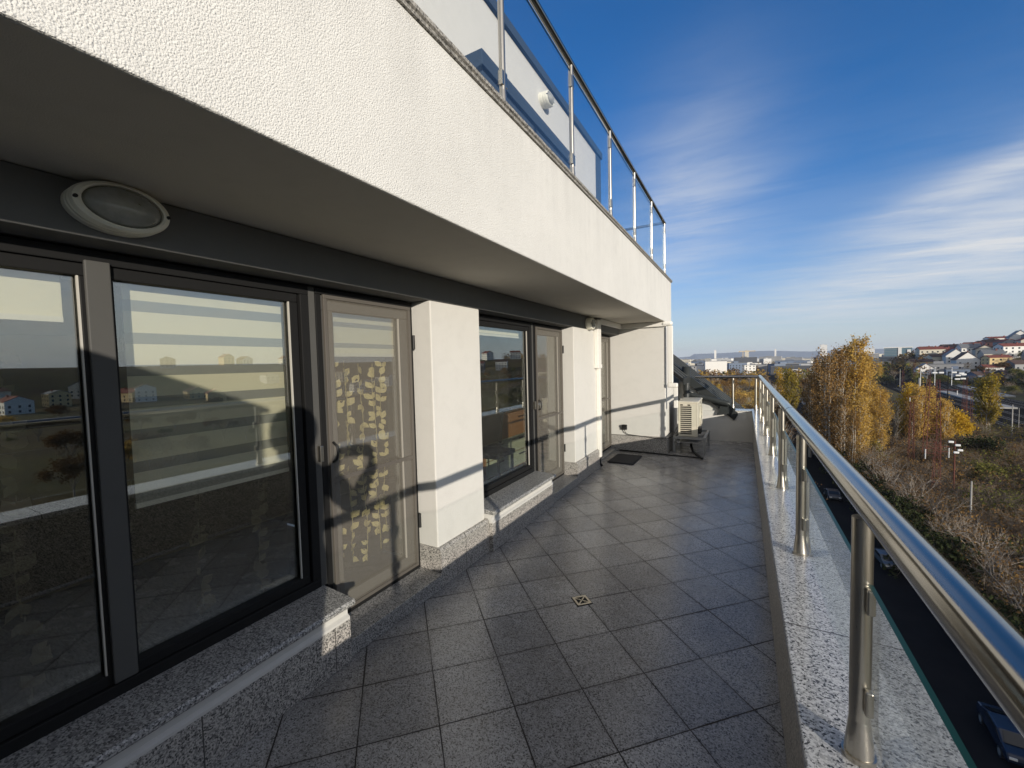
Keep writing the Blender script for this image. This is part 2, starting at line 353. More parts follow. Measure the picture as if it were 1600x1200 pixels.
# sills: granite slab with a lip, white moulding under it, granite apron
def sill(y0, y1):
    sp = MB().prism([(-2.11, .328), (XS+.025, .320), (XS+.030, .328), (XS+.030, .342), (XS+.022, .352), (-2.11, .366)], 1, y0, y1)
    so_ = sp.build('sill', M_sill, bld, bevel=.002)
    MB().prism([(-2.1, .245), (XS+.004, .245), (XS+.004, .258), (XS-.014, .268), (XS-.014, .300), (XS, .312), (XS, .319), (-2.1, .319)], 1, y0, y1-.018).build('moulding', M_mould, so_)
    MB().box(-2.1, XS, y0, y1-.012, .002, .244).build('apron', M_plinth, so_, bevel=.003)
sill(-.80, 1.475); sill(2.925, 4.23)
def threshold(y0, y1, z=.105):
    MB().prism([(-2.16, .002), (XP+.010, .002), (XP+.010, z-.022), (XP+.018, z-.018), (XP+.018, z), (-2.16, z+.008)], 1, y0, y1).build('threshold', M_sill, bld, bevel=.002)
threshold(1.48, 2.275); threshold(4.235, 5.085)
MB().prism([(-2.16, .002), (-2.0, .002), (-2.0, .03), (-2.16, .06)], 1, 6.115, YE-.025).build('threshold', M_sill, bld)
# interior rooms (dim)
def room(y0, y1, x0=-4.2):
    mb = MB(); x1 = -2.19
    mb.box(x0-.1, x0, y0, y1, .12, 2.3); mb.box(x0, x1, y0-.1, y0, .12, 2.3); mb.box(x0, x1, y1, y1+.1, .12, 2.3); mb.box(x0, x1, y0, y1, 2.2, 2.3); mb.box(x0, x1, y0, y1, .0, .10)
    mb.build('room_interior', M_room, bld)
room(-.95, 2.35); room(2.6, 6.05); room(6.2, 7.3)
XG = -2.125
def frame_rect(mb, y0, y1, z0, z1, w, x0=-2.165, x1=-2.085):
    mb.box(x0, x1, y0, y1, z0, z0+w); mb.box(x0, x1, y0, y1, z1-w, z1)
    mb.box(x0, x1, y0, y0+w, z0+w, z1-w); mb.box(x0, x1, y1-w, y1, z0+w, z1-w); return mb
def beads(y0, y1, z0, z1, parent):                     # glazing beads catching the sun
    for a, b in ((y1-.0055, y1),): MB().box(-2.108, -2.097, a, b, z0, z1).build('glazing_bead', M_gasket, parent)
def window(panes, y0, y1, z0, z1):
    o = frame_rect(MB(), y0, y1, z0, z1, .05).build('window', M_frame, bld, bevel=.004)
    for i, (a, b) in enumerate(panes):
        frame_rect(MB(), a-.045, b+.045, z0+.052, z1-.052+.0, .045, -2.15, -2.095).build('frame', M_frame, o, bevel=.004)
        MB().box(XG-.004, XG+.004, a, b, z0+.097, z1-.097).build('pane', M_glass, o)
        beads(a, b, z0+.097, z1-.097, o)
    for (a, b), (c, d) in zip(panes[:-1], panes[1:]):
        MB().box(-2.15, -2.088, b+.046, c-.046, z0+.052, z1-.052).build('mullion', M_framelit, o, bevel=.004)
        MB().box(-2.092, -2.074, b+.012, c-.012, z0+.06, z1-.04).build('mullion_cap', M_framelit, o, bevel=.004)
    return o
win1 = window([(-.60, .560), (.655, 1.355)], -.78, 1.46, .362, 2.053)
win2 = window([(3.00, 4.105)], 2.93, 4.20, .362, 2.053)
def door(y0, y1, z0, z1, handle=True, hinge=True, mid=.95):
    o = frame_rect(MB(), y0, y1, z0, z1, .035).build('door', M_frame, bld, bevel=.004)
    a, b = y0+.037, y1-.037
    frame_rect(MB(), a, b, z0+.037, z1-.037, .085, -2.15, -2.10).build('leaf_frame', M_framelit, o, bevel=.005)
    MB().box(XG-.004, XG+.004, a+.085, b-.085, z0+.122, z1-.122).build('pane', M_glass, o)
    beads(a+.085, b-.085, z0+.122, z1-.122, o)
    # insect screen hung in front of the leaf
    f = frame_rect(MB(), a+.002, b, z0+.037, z1-.037, .022, -2.082, -2.066); f.box(-2.080, -2.068, a+.024, b-.022, mid-.012, mid+.012)
    f.build('screen_frame', M_scrfr, o, bevel=.002)
    MB().add([(-2.074, a+.02, z0+.05), (-2.074, b-.02, z0+.05), (-2.074, b-.02, z1-.05), (-2.074, a+.02, z1-.05)], [(0, 1, 2, 3)]).build('insect_screen', M_screen, o, fix=False)
    if handle:
        h = MB().box(-2.088, -2.060, y0-.028, y0-.006, 1.075, 1.165)
        h.build('latch_plate', M_steel, o, bevel=.003)
        MB().path([(-2.062, a+.018, 1.06), (-2.035, a+.022, 1.075), (-2.028, a+.024, 1.11), (-2.032, a+.024, 1.15), (-2.060, a+.018, 1.175)], .007, 8).build('handle', M_black, o, smooth=True)
    if hinge:
        for z in (.42, 1.72): MB().tube((-2.068, y1-.012, z), (-2.068, y1-.012, z+.10), .011, n=10).build('hinge', M_black, o, smooth=False)
    return o
door(1.50, 2.272, .112, 2.053)
door(4.24, 5.09, .112, 2.053)
door(6.12, 7.32, .06, 2.053, hinge=False, handle=False)
MB().box(-2.162, -2.09, 1.461, 1.499, .362, 2.053).build('frame_post', M_framelit, bld)
MB().box(-2.162, -2.09, 4.201, 4.239, .362, 2.053).build('frame_post', M_framelit, bld)
# back of the terrace: a party wall with a sloping top, behind the photographer
pw = thing('party_wall', (-.8, -.85, 0), 'white party wall with sloping top closing the near end of the terrace behind the photographer', 'wall')
MB().prism([(-2.12, 0), (.30, 0), (.30, 1.948), (-2.12, 2.245), ], 1, -.93, -.80).build('wall', M_plaster, pw, bevel=.006)
MB().prism([(-2.12, 2.246), (.32, 1.947), (.32, 1.972), (-2.12, 2.27)], 1, -.95, -.78).build('coping', M_flash, pw)

# ------------------------------------------------------------------ outer parapet with granite coping
ZC = .605
pp = thing('parapet_wall', (.3, 4, 0), 'low outer parapet of the terrace with polished speckled granite coping', 'wall')
MB().box(.165, .47, -.95, 9.30, -.30, ZC-.036).build('wall', M_plaster, pp)
MB().box(.135, .488, -.97, 9.33, ZC-.035, ZC).build('coping', M_coping, pp, bevel=.004)
MB().box(.150, .1645, -.95, 8.985, .02, ZC-.037).build('inner_cladding', M_plinth, pp)
ep = thing('end_parapet', (-.4, 9.1, 0), 'plain plastered parapet closing the far end of the terrace below the sloping metal roof', 'wall')
MB().box(-1.16, .149, 8.99, 9.28, -.3, ZC-.02).build('wall', M_plaster, ep)
MB().box(-.19, .134, 8.975, 9.30, ZC-.019, ZC-.002).build('coping', M_coping, ep)
# gable wall under the verge
vz = lambda x: .836-.845*(x+.461)
MB().prism([(-.135, ZC-.021), (-.135, vz(-.135)-.10), (-2.2, vz(-2.2)-.10), (-2.2, ZC-.021)], 1, 9.03, 9.27).build('gable', M_plaster, ep)
# metal roof with ribs
rf = thing('metal_roof', (-1, 10, .8), 'dark ribbed metal mansard roof sloping down beside the far end of the terrace', 'roof')
rx0, rx1 = -2.6, .35
MB().prism([(rx0, vz(rx0)-.06), (rx1, vz(rx1)-.06), (rx1, vz(rx1)), (rx0, vz(rx0))], 1, 9.0, 11.0).build('roof_sheet', M_roof, rf)
for k in range(9):
    y = 8.06+k*.335; xr = -.97 if y < 8.99 else rx1
    MB().prism([(rx0, vz(rx0)+.001), (xr, vz(xr)+.001), (xr, vz(xr)+.011), (rx0, vz(rx0)+.011)], 1, y, y+.10).build('roof_rib', M_rib, rf)
MB().prism([(rx0, vz(rx0)-.06), (-.95, vz(-.95)-.06), (-.95, vz(-.95)), (rx0, vz(rx0))], 1, 7.975, 8.953).build('roof_sheet', M_roof, rf)
MB().box(-.949, -.93, 7.98, 8.95, vz(-.95)-.10, vz(-.95)+.02).build('eave_trim', M_flash, rf)
MB().prism([(rx0, vz(rx0)-.17), (-.16, vz(-.16)-.17), (-.10, vz(-.10)-.02), (-.10, vz(-.10)+.03), (rx0, vz(rx0)+.03)], 1, 8.955, 9.025).build('verge_flashing', M_flash, rf)
MB().prism([(-.46, .50), (-.22, .50+.04), (-.13, .62), (-.36, .80)][::-1], 1, 8.93, 8.954).build('flashing_tongue', M_flash, rf)
g = MB(); px = [(-1.05, .93), (-.9, .89), (-.5, .80), (-.30, .745), (-.235, .728), (-.205, .72)]
g.path([(x, 8.90, z) for x, z in px], [.052, .052, .055, .055, .045, .012], 14)
g.build('gutter', M_flash, rf, smooth=True)
dp = MB(); dp.path([(-1.00, 8.90, 1.46), (-1.0, 8.90, 1.10), (-1.0, 8.88, 1.0), (-.99, 8.84, .93), (-.985, 8.84, .40)], [.085, .07, .065, .06, .06], 14)
tag(dp.build('downpipe', M_flash, None, smooth=True), 'dark grey metal downpipe with funnel top behind the air conditioner', 'downpipe')

# ------------------------------------------------------------------ railings
def post_shape(x, y, z0, z1, r, parent, clamps=True):
    mb = MB(); mb.tube((x, y, z0+.10), (x, y, z1), r, n=20); mb.tube((x, y, z0+.012), (x, y, z0+.10), r*1.42, r, n=20, cap=False); mb.tube((x, y, z0), (x, y, z0+.012), r*1.62, n=24)
    o = mb.build('post', M_steel, parent, auto=True)
    if clamps:
        for zc in (z0+.13, z1-.225):
            for sg in (-1, 1): MB().box(x+.003, x+.020, y+sg*(r+.007)-.009, y+sg*(r+.007)+.009, zc, zc+.062).build('clamp', M_steel, o, bevel=.004)
    return o
rail = thing('terrace_railing', (.25, 4, ZC), 'stainless steel railing with round posts and glass panels on the granite coping', 'railing')
XR = .252; ZR = 1.245; RR = .0325
posts = [1.268+1.222*k for k in range(-2, 7)]
posts[-1] = 8.55
posts[0:2] = [-.62, .10]
for y in posts: post_shape(XR, y, ZC, ZR-.036, .0215, rail)
ycor = 9.12
hr = MB(); hr.path([(XR+.012, -.80, ZR), (XR+.012, 3.20, ZR)], RR, 24); hr.path([(XR+.012, 3.204, ZR), (XR+.012, ycor, ZR)], RR, 24)
hr.path([(XR+.012, 3.185, ZR), (XR+.012, 3.22, ZR)], RR+.0012, 24)
hr.build('handrail', M_rail, rail, auto=True)
hr2 = MB(); hr2.path([(XR+.03, ycor, ZR), (-.86, ycor, ZR-.004)], .026, 20); hr2.build('handrail', M_rail, rail, auto=True)
for x in (-.185, .20): post_shape(x, ycor, ZC, ZR-.03, .022, rail, False)
def glass_panel(y0, y1, x, z0, z1, parent, mats, ax=1):
    t_ = .005
    mb = MB()
    if ax == 1:
        P = [(x-t_, y0, z0), (x+t_, y0, z0), (x+t_, y1, z0), (x-t_, y1, z0), (x-t_, y0, z1), (x+t_, y0, z1), (x+t_, y1, z1), (x-t_, y1, z1)]
        big = [(0, 3, 7, 4), (1, 5, 6, 2)]; edge = [(4, 7, 6, 5)]; big += [(0, 1, 2, 3), (0, 4, 5, 1), (3, 2, 6, 7)]
    else:
        P = [(y0, x-t_, z0), (y0, x+t_, z0), (y1, x+t_, z0), (y1, x-t_, z0), (y0, x-t_, z1), (y0, x+t_, z1), (y1, x+t_, z1), (y1, x-t_, z1)]
        big = [(0, 3, 7, 4), (1, 5, 6, 2)]; edge = [(4, 7, 6, 5)]; big += [(0, 1, 2, 3), (0, 4, 5, 1), (3, 2, 6, 7)]
    mb.add(P, big, 0); mb.add(P, edge, 1)
    return mb.build('glass_panel', mats, parent)
allp = posts+[ycor]
for a, b in zip(allp[:-1], allp[1:]): glass_panel(a+.020, b-.020, XR+.012, ZC+.095, 1.055, rail, [M_rglass, M_gedge])
glass_panel(-.155, .17, ycor+.02, ZC+.095, 1.055, rail, [M_rglass, M_gedge], 0); glass_panel(-.80, -.215, ycor+.02, ZC+.095, 1.055, rail, [M_rglass, M_gedge], 0)
up = thing('upper_railing', (-1.2, 3, 3.03), 'slender steel railing with tinted glass on the upper terrace edge above the overhang', 'railing')
XU = -1.185; ZU0 = 3.03; ZU = 3.925
uposts = [-.15, .98, 2.09, 3.17, 4.24, 5.31, 6.39, 7.52]
for y in uposts: post_shape(XU, y, ZU0, ZU-.02, .0185, up, False)
mb = MB(); mb.path([(XU, -1.2, ZU), (XU, 7.56, ZU)], .024, 16); mb.build('handrail', M_rail, up, auto=True)
mb = MB(); mb.path([(XU, 7.54, ZU), (-2.4, 7.54, ZU)], .022, 16); mb.build('handrail', M_rail, up, auto=True)
for i, (a, b) in enumerate(zip(uposts[:-1], uposts[1:])):
    glass_panel(a+.03, b-.03, XU+.004, ZU0+.05, ZU-.075, up, [M_uglass, M_gedge])
    MB().box(XU-.010, XU+.016, b-.030, b+.030, ZU-.19, ZU-.10).build('clamp', M_steel, up, bevel=.003)
    MB().box(XU-.010, XU+.016, b-.030, b+.030, ZU0+.12, ZU0+.2).build('clamp', M_steel, up, bevel=.003)

# long dark box on the upper wall
tag(MB().box(-1.95+.002, -1.70, 2.70, 4.50, 3.62, 3.945).build('awning_box', M_navy, None, bevel=.006), 'long dark blue awning box on the upper wall under the small lamp', 'awning')

# ------------------------------------------------------------------ lamps
def bulkhead(name, loc, sx, sz, label, dep=.085):
    t = thing(name, loc, label, 'lamp')
    M = Matrix.Translation(loc) @ Matrix.Rotation(R(90), 4, 'Y') @ Matrix.Rotation(R(90), 4, 'Z')     # lathe axis along +X, width along Y
    k = sz/sx
    MB().lathe([(sx*.2, 0), (sx*1.0, 0), (sx*1.0, dep*.35), (sx*.97, dep*.38), (sx*.97, dep*.45), (sx*1.0, dep*.48), (sx*1.0, dep*.62), (sx*.97, dep*.65), (sx*.97, dep*.70), (sx*.99, dep*.74), (sx*.95, dep*.92), (sx*.86, dep), (sx*.80, dep*.98), (sx*.78, dep*.8), (.03, dep*.75)], M, 48, 1, k).build('lamp_body', M_lampbody, t, auto=True)
    MB().lathe([(sx*.785, dep*.85), (sx*.70, dep*1.05), (sx*.50, dep*1.2), (sx*.25, dep*1.28), (.004, dep*1.3)], M, 48, 1, k).build('lamp_lens', M_lens, t, smooth=True)
    MB().lathe([(.004, dep*.72), (sx*.28, dep*.76), (sx*.36, dep*.9), (sx*.30, dep*1.05), (.004, dep*1.12)], M, 24, 1.3, k).build('bulb', M_white, t, smooth=True)
    for s in (-1, 1): MB().tube(M @ Vector((s*sx*.9, 0, dep*.9)), M @ Vector((s*sx*.9, 0, dep*1.03)), .006, n=8).build('screw', M_black, t)
    return t
bulkhead('wall_lamp', (XF, .622, 2.165), .135, .082, 'oval ribbed bulkhead lamp on the grey beam above the big window')
bulkhead('wall_lamp', (XF, 5.68, 2.135), .105, .085, 'round bulkhead lamp beside the white trunking above the second pillar')
bulkhead('wall_lamp', (XW, 4.32, 4.485), .105, .075, 'small oval lamp high on the upper storey wall', .10)

# ------------------------------------------------------------------ white cable trunking, air conditioner, cables
tr = thing('cable_trunking', (-1.8, 6.2, 2), 'white plastic trunking running under the overhang from pillar to air conditioner', 'trunking')
MB().box(XF+.001, XF+.065, 5.94, 6.095, 1.52, 2.215).build('trunk_section', M_white, tr, bevel=.008)
MB().box(XF+.001, XF+.068, 5.93, 6.115, 1.50, 1.56).build('trunk_clip', M_white, tr, bevel=.006)
MB().box(XF+.001, XF+.055, 6.02, 6.10, .16, 1.499).build('trunk_section', M_white, tr, bevel=.006)
MB().path([(XF+.03, 6.06, .165), (XF+.03, 6.06, .06), (XF+.05, 6.09, .02)], .02, 10).build('pipe_end', M_black, tr, smooth=True)
MB().box(XF+.001, XF+.06, 6.096, YE-.062, 2.165, 2.2415).build('trunk_section', M_white, tr, bevel=.006)
MB().box(XF+.001, -1.13, YE-.061, YE-.001, 2.162, 2.2415).build('trunk_section', M_white, tr, bevel=.006)
MB().box(-1.20, -1.03, YE-.075, YE+.02, 2.165, 2.2425).build('trunk_elbow', M_white, tr, bevel=.03)
MB().box(-1.105, -1.03, YE-.06, YE+.02, 1.215, 2.164).build('trunk_section', M_white, tr, bevel=.008)
MB().box(-1.115, -.955, YE-.062, YE+.022, 1.14, 1.214).build('trunk_elbow', M_white, tr, bevel=.018)
MB().box(-1.018, -.958, YE-.055, YE+.015, .80, 1.139).build('trunk_section', M_white, tr, bevel=.008)
AX0, AX1, AY0, AY1, AZ0, AZ1 = -.985, -.70, 7.60, 8.42, .285, .885
ac = thing('air_conditioner', ((AX0+AX1)/2, 8.0, AZ0), 'weathered cream outdoor air conditioner unit with slotted side on a steel stand', 'air conditioner')
M_ac = plain('aged_cream_metal', (.60, .56, .45), .45, var=.16, vs=7)
M_dark = plain('dark_fin', (.03, .024, .02), .6)
MB().box(AX0+.01, AX1-.01, AY0+.02, AY1-.01, AZ0+.01, AZ1-.02).build('core', M_dark, ac)
s_ = MB(); s_.box(AX0, AX0+.03, AY0, AY0+.018, AZ0, AZ1-.03); s_.box(AX1-.075, AX1, AY0, AY0+.018, AZ0, AZ1-.03)
s_.box(AX0+.03, AX1-.075, AY0, AY0+.018, AZ0, AZ0+.035); s_.box(AX0+.03, AX1-.075, AY0, AY0+.018, AZ1-.075, AZ1-.03)
nb = 14; hh = (AZ1-.075-AZ0-.035)/nb
for k in range(nb):
    z = AZ0+.035+k*hh
    s_.prism([(AY0+.0, z+hh*.62), (AY0+.018, z+hh*.70), (AY0+.018, z+hh*.98), (AY0, z+hh*.90)], 0, AX0+.03, AX1-.075)
s_.build('slotted_panel', M_ac, ac)
s2_ = MB(); s2_.box(AX1, AX1+.02, AY0, AY0+.07, AZ0, AZ1-.03); s2_.box(AX1, AX1+.02, AY0+.07, AY1, AZ0, AZ1-.03)
s2_.build('front_panel', M_ac, ac, bevel=.004)
gr = MB()
for r_ in (.05, .10, .15, .20, .25):
    gr.path([(AX1+.032, AY0+.48+r_*math.cos(a), .57+r_*math.sin(a)) for a in [2*math.pi*k/28 for k in range(29)]], .0035, 5)
for a in range(8): gr.tube((AX1+.030, AY0+.48, .57), (AX1+.030, AY0+.48+.25*math.cos(a*math.pi/4), .57+.25*math.sin(a*math.pi/4)), .003, n=5)
gr.build('fan_grille', M_ac, ac)
MB().box(AX0-.012, AX1+.03, AY0-.012, AY1+.01, AZ1-.03, AZ1).build('lid', M_ac, ac, bevel=.01)
for q0, q1 in ((AX0+.03, AX0+.075), (AX0+.15, AX0+.19)): MB().box(q0, q1, AY0-.004, AY0+.001, AZ1-.072, AZ1-.052).build('vent_slot', M_dark, ac)
b_ = MB(); b_.box(AX1+.02, AX1+.07, AY0+.02, AY0+.20, AZ0+.05, AZ0+.16); b_.build('valve_cover', M_black, ac, bevel=.01)
stn = thing('steel_stand', (-.85, 8, 0), 'galvanised steel stand carrying the air conditioner above the tiles', 'stand')
for (x, y) in ((-1.05, 7.55), (-.57, 7.55), (-1.05, 8.45), (-.57, 8.45)): MB().box(x-.018, x+.018, y-.018, y+.018, .0, .245).build('leg', M_galv, stn)
MB().box(-1.07, -.55, 7.53, 7.57, .246, .283).build('crossbar', M_galv, stn); MB().box(-1.07, -.55, 8.43, 8.47, .246, .283).build('crossbar', M_galv, stn)
MB().box(-1.07, -1.03, 7.571, 8.429, .246, .283).build('side_rail', M_galv, stn); MB().box(-.59, -.55, 7.571, 8.429, .246, .283).build('side_rail', M_galv, stn)
MB().prism([(-.98, .19), (-.66, .19), (-.62, .225), (-.625, .228), (-.665, .197), (-.975, .197), (-1.01, .228), (-1.015, .225)], 1, 7.5, 8.3).build('drip_tray', M_galv, stn)
tag(MB().path([(-.80, 7.9, .19), (-.80, 7.75, .10), (-.74, 7.5, .045), (-.60, 7.22, .02), (-.575, 7.16, .02)], .02, 10).build('drain_hose', M_black, None, smooth=True), 'short black condensate hose lying under the air conditioner', 'hose')
tag(MB().path([(-1.93, YE-.035, .016), (-1.5, YE-.042, .014), (-1.1, YE-.10, .013), (-.85, YE-.10, .013), (-.63, YE-.12, .013)], .011, 8).build('floor_cable', M_black, None, smooth=True), 'black cable lying along the floor at the foot of the return wall', 'cable')
sk = thing('power_socket', (-1.84, YE, .43), 'black outdoor power socket on the return wall above the granite foot', 'socket')
MB().box(-1.885, -1.80, YE-.05, YE-.001, .385, .475).build('box', M_black, sk, bevel=.008); MB().box(-1.88, -1.805, YE-.06, YE-.051, .43, .472).build('flap', M_frame, sk, bevel=.004)
MB().path([(-1.84, YE-.04, .385), (-1.83, YE-.03, .34), (-1.78, YE-.03, .305), (-1.5, YE-.028, .283), (-1.25, YE-.028, .262), (-1.12, YE-.03, .275), (-1.05, YE+.10, .30), (-1.02, 7.7, .42)], .006, 6).build('lead', M_black, sk, smooth=True)
mt = MB(); mt.box(-1.885, -1.475, 6.38, 7.02, .004, .016); mt.box(-1.87, -1.49, 6.395, 7.005, .0161, .021)
M_mat = plain('ribbed_mat', (.022, .022, .024), .95, var=.4, vs=60, bump=.6, bs=140)
tag(mt.build('doormat', M_mat, None, bevel=.004), 'black rectangular doormat in front of the far terrace door', 'doormat')
# square floor drain
dr = thing('floor_drain', (-.945, 2.565, 0), 'small square chrome floor drain with slotted pattern in the tiles', 'drain')
Md = Matrix.Translation((-.945, 2.572, 0)) @ Matrix.Rotation(R(45), 4, 'Z')
MB().box(-.056, .056, -.056, .056, .0005, .002, M=Md).build('recess', M_black, dr)
gp = MB()
for s in (-1, 1): gp.box(-.05, .05, s*.043-.007, s*.043+.007, .0022, .005, M=Md); gp.box(s*.043-.007, s*.043+.007, -.036, .036, .0022, .005, M=Md)
for k in range(4):
    Mk = Md @ Matrix.Rotation(R(45+90*k), 4, 'Z')
    gp.box(.003, .050, -.004, .004, .0022, .0048, M=Mk)
    for j in (-1, 1):
        gp.box(.018, .024, -.012, .012, .0022, .0047, M=Mk)
        gp.box(.036, .041, -.010, .010, .0022, .0047, M=Md @ Matrix.Rotation(R(90*k), 4, 'Z'))
gp.build('grate', M_steel, dr)

# ------------------------------------------------------------------ behind the glass: blinds, curtains, dresser, chair
def zebra(y0, y1, ztop, zbot, label, dense=.087, gap=.046, x=-2.185):
    mb = MB(); z = ztop; k = 0; seg = 24
    while z > zbot:
        h = (dense if k % 2 == 0 else gap); zb = max(zbot, z-h)
        mb.add([(x, y0, zb), (x, y1, zb), (x, y1, z), (x, y0, z)], [(0, 1, 2, 3)], k % 2); z = zb; k += 1
    t = thing('zebra_blind', (x, y0, ztop), label, 'blind')
    mb.build('fabric', [M_blind, M_sheer], t, fix=False)
    MB().box(x-.012, x+.004, y0, y1, zbot-.02, zbot).build('bottom_bar', M_white, t)
    return t
zebra(.705, 1.362, 1.985, 1.06, 'cream striped zebra blind lowered over half of the window pane beside the door')
zebra(-.60, .535, 1.985, 1.812, 'cream blind rolled almost fully up at the left pane of the big window', .19, .01)
zebra(1.60, 2.20, 1.985, 1.69, 'cream blind raised to a short strip behind the nearer terrace door', .10, .03, -2.19)
def curtain(y0, y1, z0, z1, x, label, cols, seed, dens=1.0, lk=1.0, lm=None):
    rr = random.Random(seed); mb = MB(); n = 60
    wave = lambda y: x+.018*math.sin(y*52+seed)+.010*math.sin(y*23+2*seed)
    vs = [(wave(y0+(y1-y0)*i/n), y0+(y1-y0)*i/n, z) for z in (z0, z1) for i in range(n+1)]
    mb.add(vs, [(i, i+1, n+2+i, n+1+i) for i in range(n)], 0)
    for c in range(cols):
        yc = y0+(y1-y0)*(c+.5)/cols; z = z1-.06
        k = 0
        while z > z0+.05:
            for s in ((-1, 1) if rr.random() < .7 else (rr.choice((-1, 1)),)):
                if rr.random() > dens: continue
                a = s*rr.uniform(.25, 1.0)+(math.pi if rr.random() < .3 else 0); L = rr.uniform(.036, .058)*lk; W = L*rr.uniform(.26, .36)
                p0 = Vector((yc+.012*math.sin(z*9+c), z)); d = Vector((math.sin(a), math.cos(a))); q = Vector((-d.y, d.x))
                outl = [p0, p0+d*L*.3+q*W*.9, p0+d*L*.6+q*W, p0+d*L, p0+d*L*.6-q*W, p0+d*L*.3-q*W*.9]
                mb.add([(wave(o.x)+.006, o.x, o.y) for o in outl], [tuple(range(6))], 1)
            if rr.random() < dens: mb.add([(wave(yc)+.005, yc+.012*math.sin(z*9+c)-.0025, z-.055), (wave(yc)+.005, yc+.012*math.sin(z*9+c)+.0025, z-.055), (wave(yc)+.005, yc+.012*math.sin(z*9+c)+.0025, z+.02), (wave(yc)+.005, yc+.012*math.sin(z*9+c)-.0025, z+.02)], [(0, 1, 2, 3)], 1)
            z -= rr.uniform(.050, .080); k += 1
    t = thing('sheer_curtain', (x, y0, z1), label, 'curtain')
    mb.build('cloth', [M_curt, lm or M_leafy], t, fix=False)
    return t
curtain(1.58, 2.17, .28, 1.665, -2.26, 'dark sheer curtain with gold leaf garlands behind the nearer terrace door', 6, 3, 1.0, 1.22)
curtain(-.60, 1.42, .20, 1.75, -2.34, 'dark leaf patterned curtain hanging behind the big window', 7, 9, .8, 1.35, plain('shaded_leaf_embroidery', (.13, .115, .075), .7))  # embroidery colour darkened to carry the shade on this curtain
ds = thing('chest_of_drawers', (-3.0, 5.0, .1), 'oak topped chest with pale drawer fronts seen through the second window', 'chest')
MB().box(-3.30, -2.90, 4.42, 5.72, .10, .90).build('carcass', M_wood, ds, bevel=.004)
for k in range(2):
    for j, (za, zb, mt_) in enumerate(((.12, .33, M_drawer), (.34, .56, M_drawer), (.57, .88, M_wood))):
        y0 = 4.44+k*.64
        d_ = MB().box(-2.899, -2.88, y0, y0+.62, za, zb).build('drawer', mt_, ds, bevel=.003)
        MB().box(-2.879, -2.862, y0+.22, y0+.40, zb-.06, zb-.045).build('pull', M_black, d_)
tag(MB().box(-3.29, -3.0, 4.9, 5.35, .902, .93).build('laptop', M_frame, None, bevel=.004), 'flat dark case lying on the chest in the second room', 'case')
ch = thing('black_chair', (-2.7, 4.45, .1), 'black chair with slanted back behind the second window', 'chair')
MB().box(-2.95, -2.55, 4.20, 4.60, .46, .52).build('seat', M_black, ch, bevel=.01)
MB().prism([(4.16, .46), (4.24, .46), (4.34, 1.0), (4.28, 1.02)], 0, -2.94, -2.56).build('backrest', M_black, ch)
for x, y in ((-2.92, 4.22), (-2.58, 4.22), (-2.92, 4.57), (-2.58, 4.57)): MB().tube((x, y, .10), (x, y, .46), .015, n=8).build('leg', M_black, ch)
zebra(3.0, 4.10, 1.985, 1.90, 'cream blind rolled up at the top of the second window', .08, .02, -2.20)

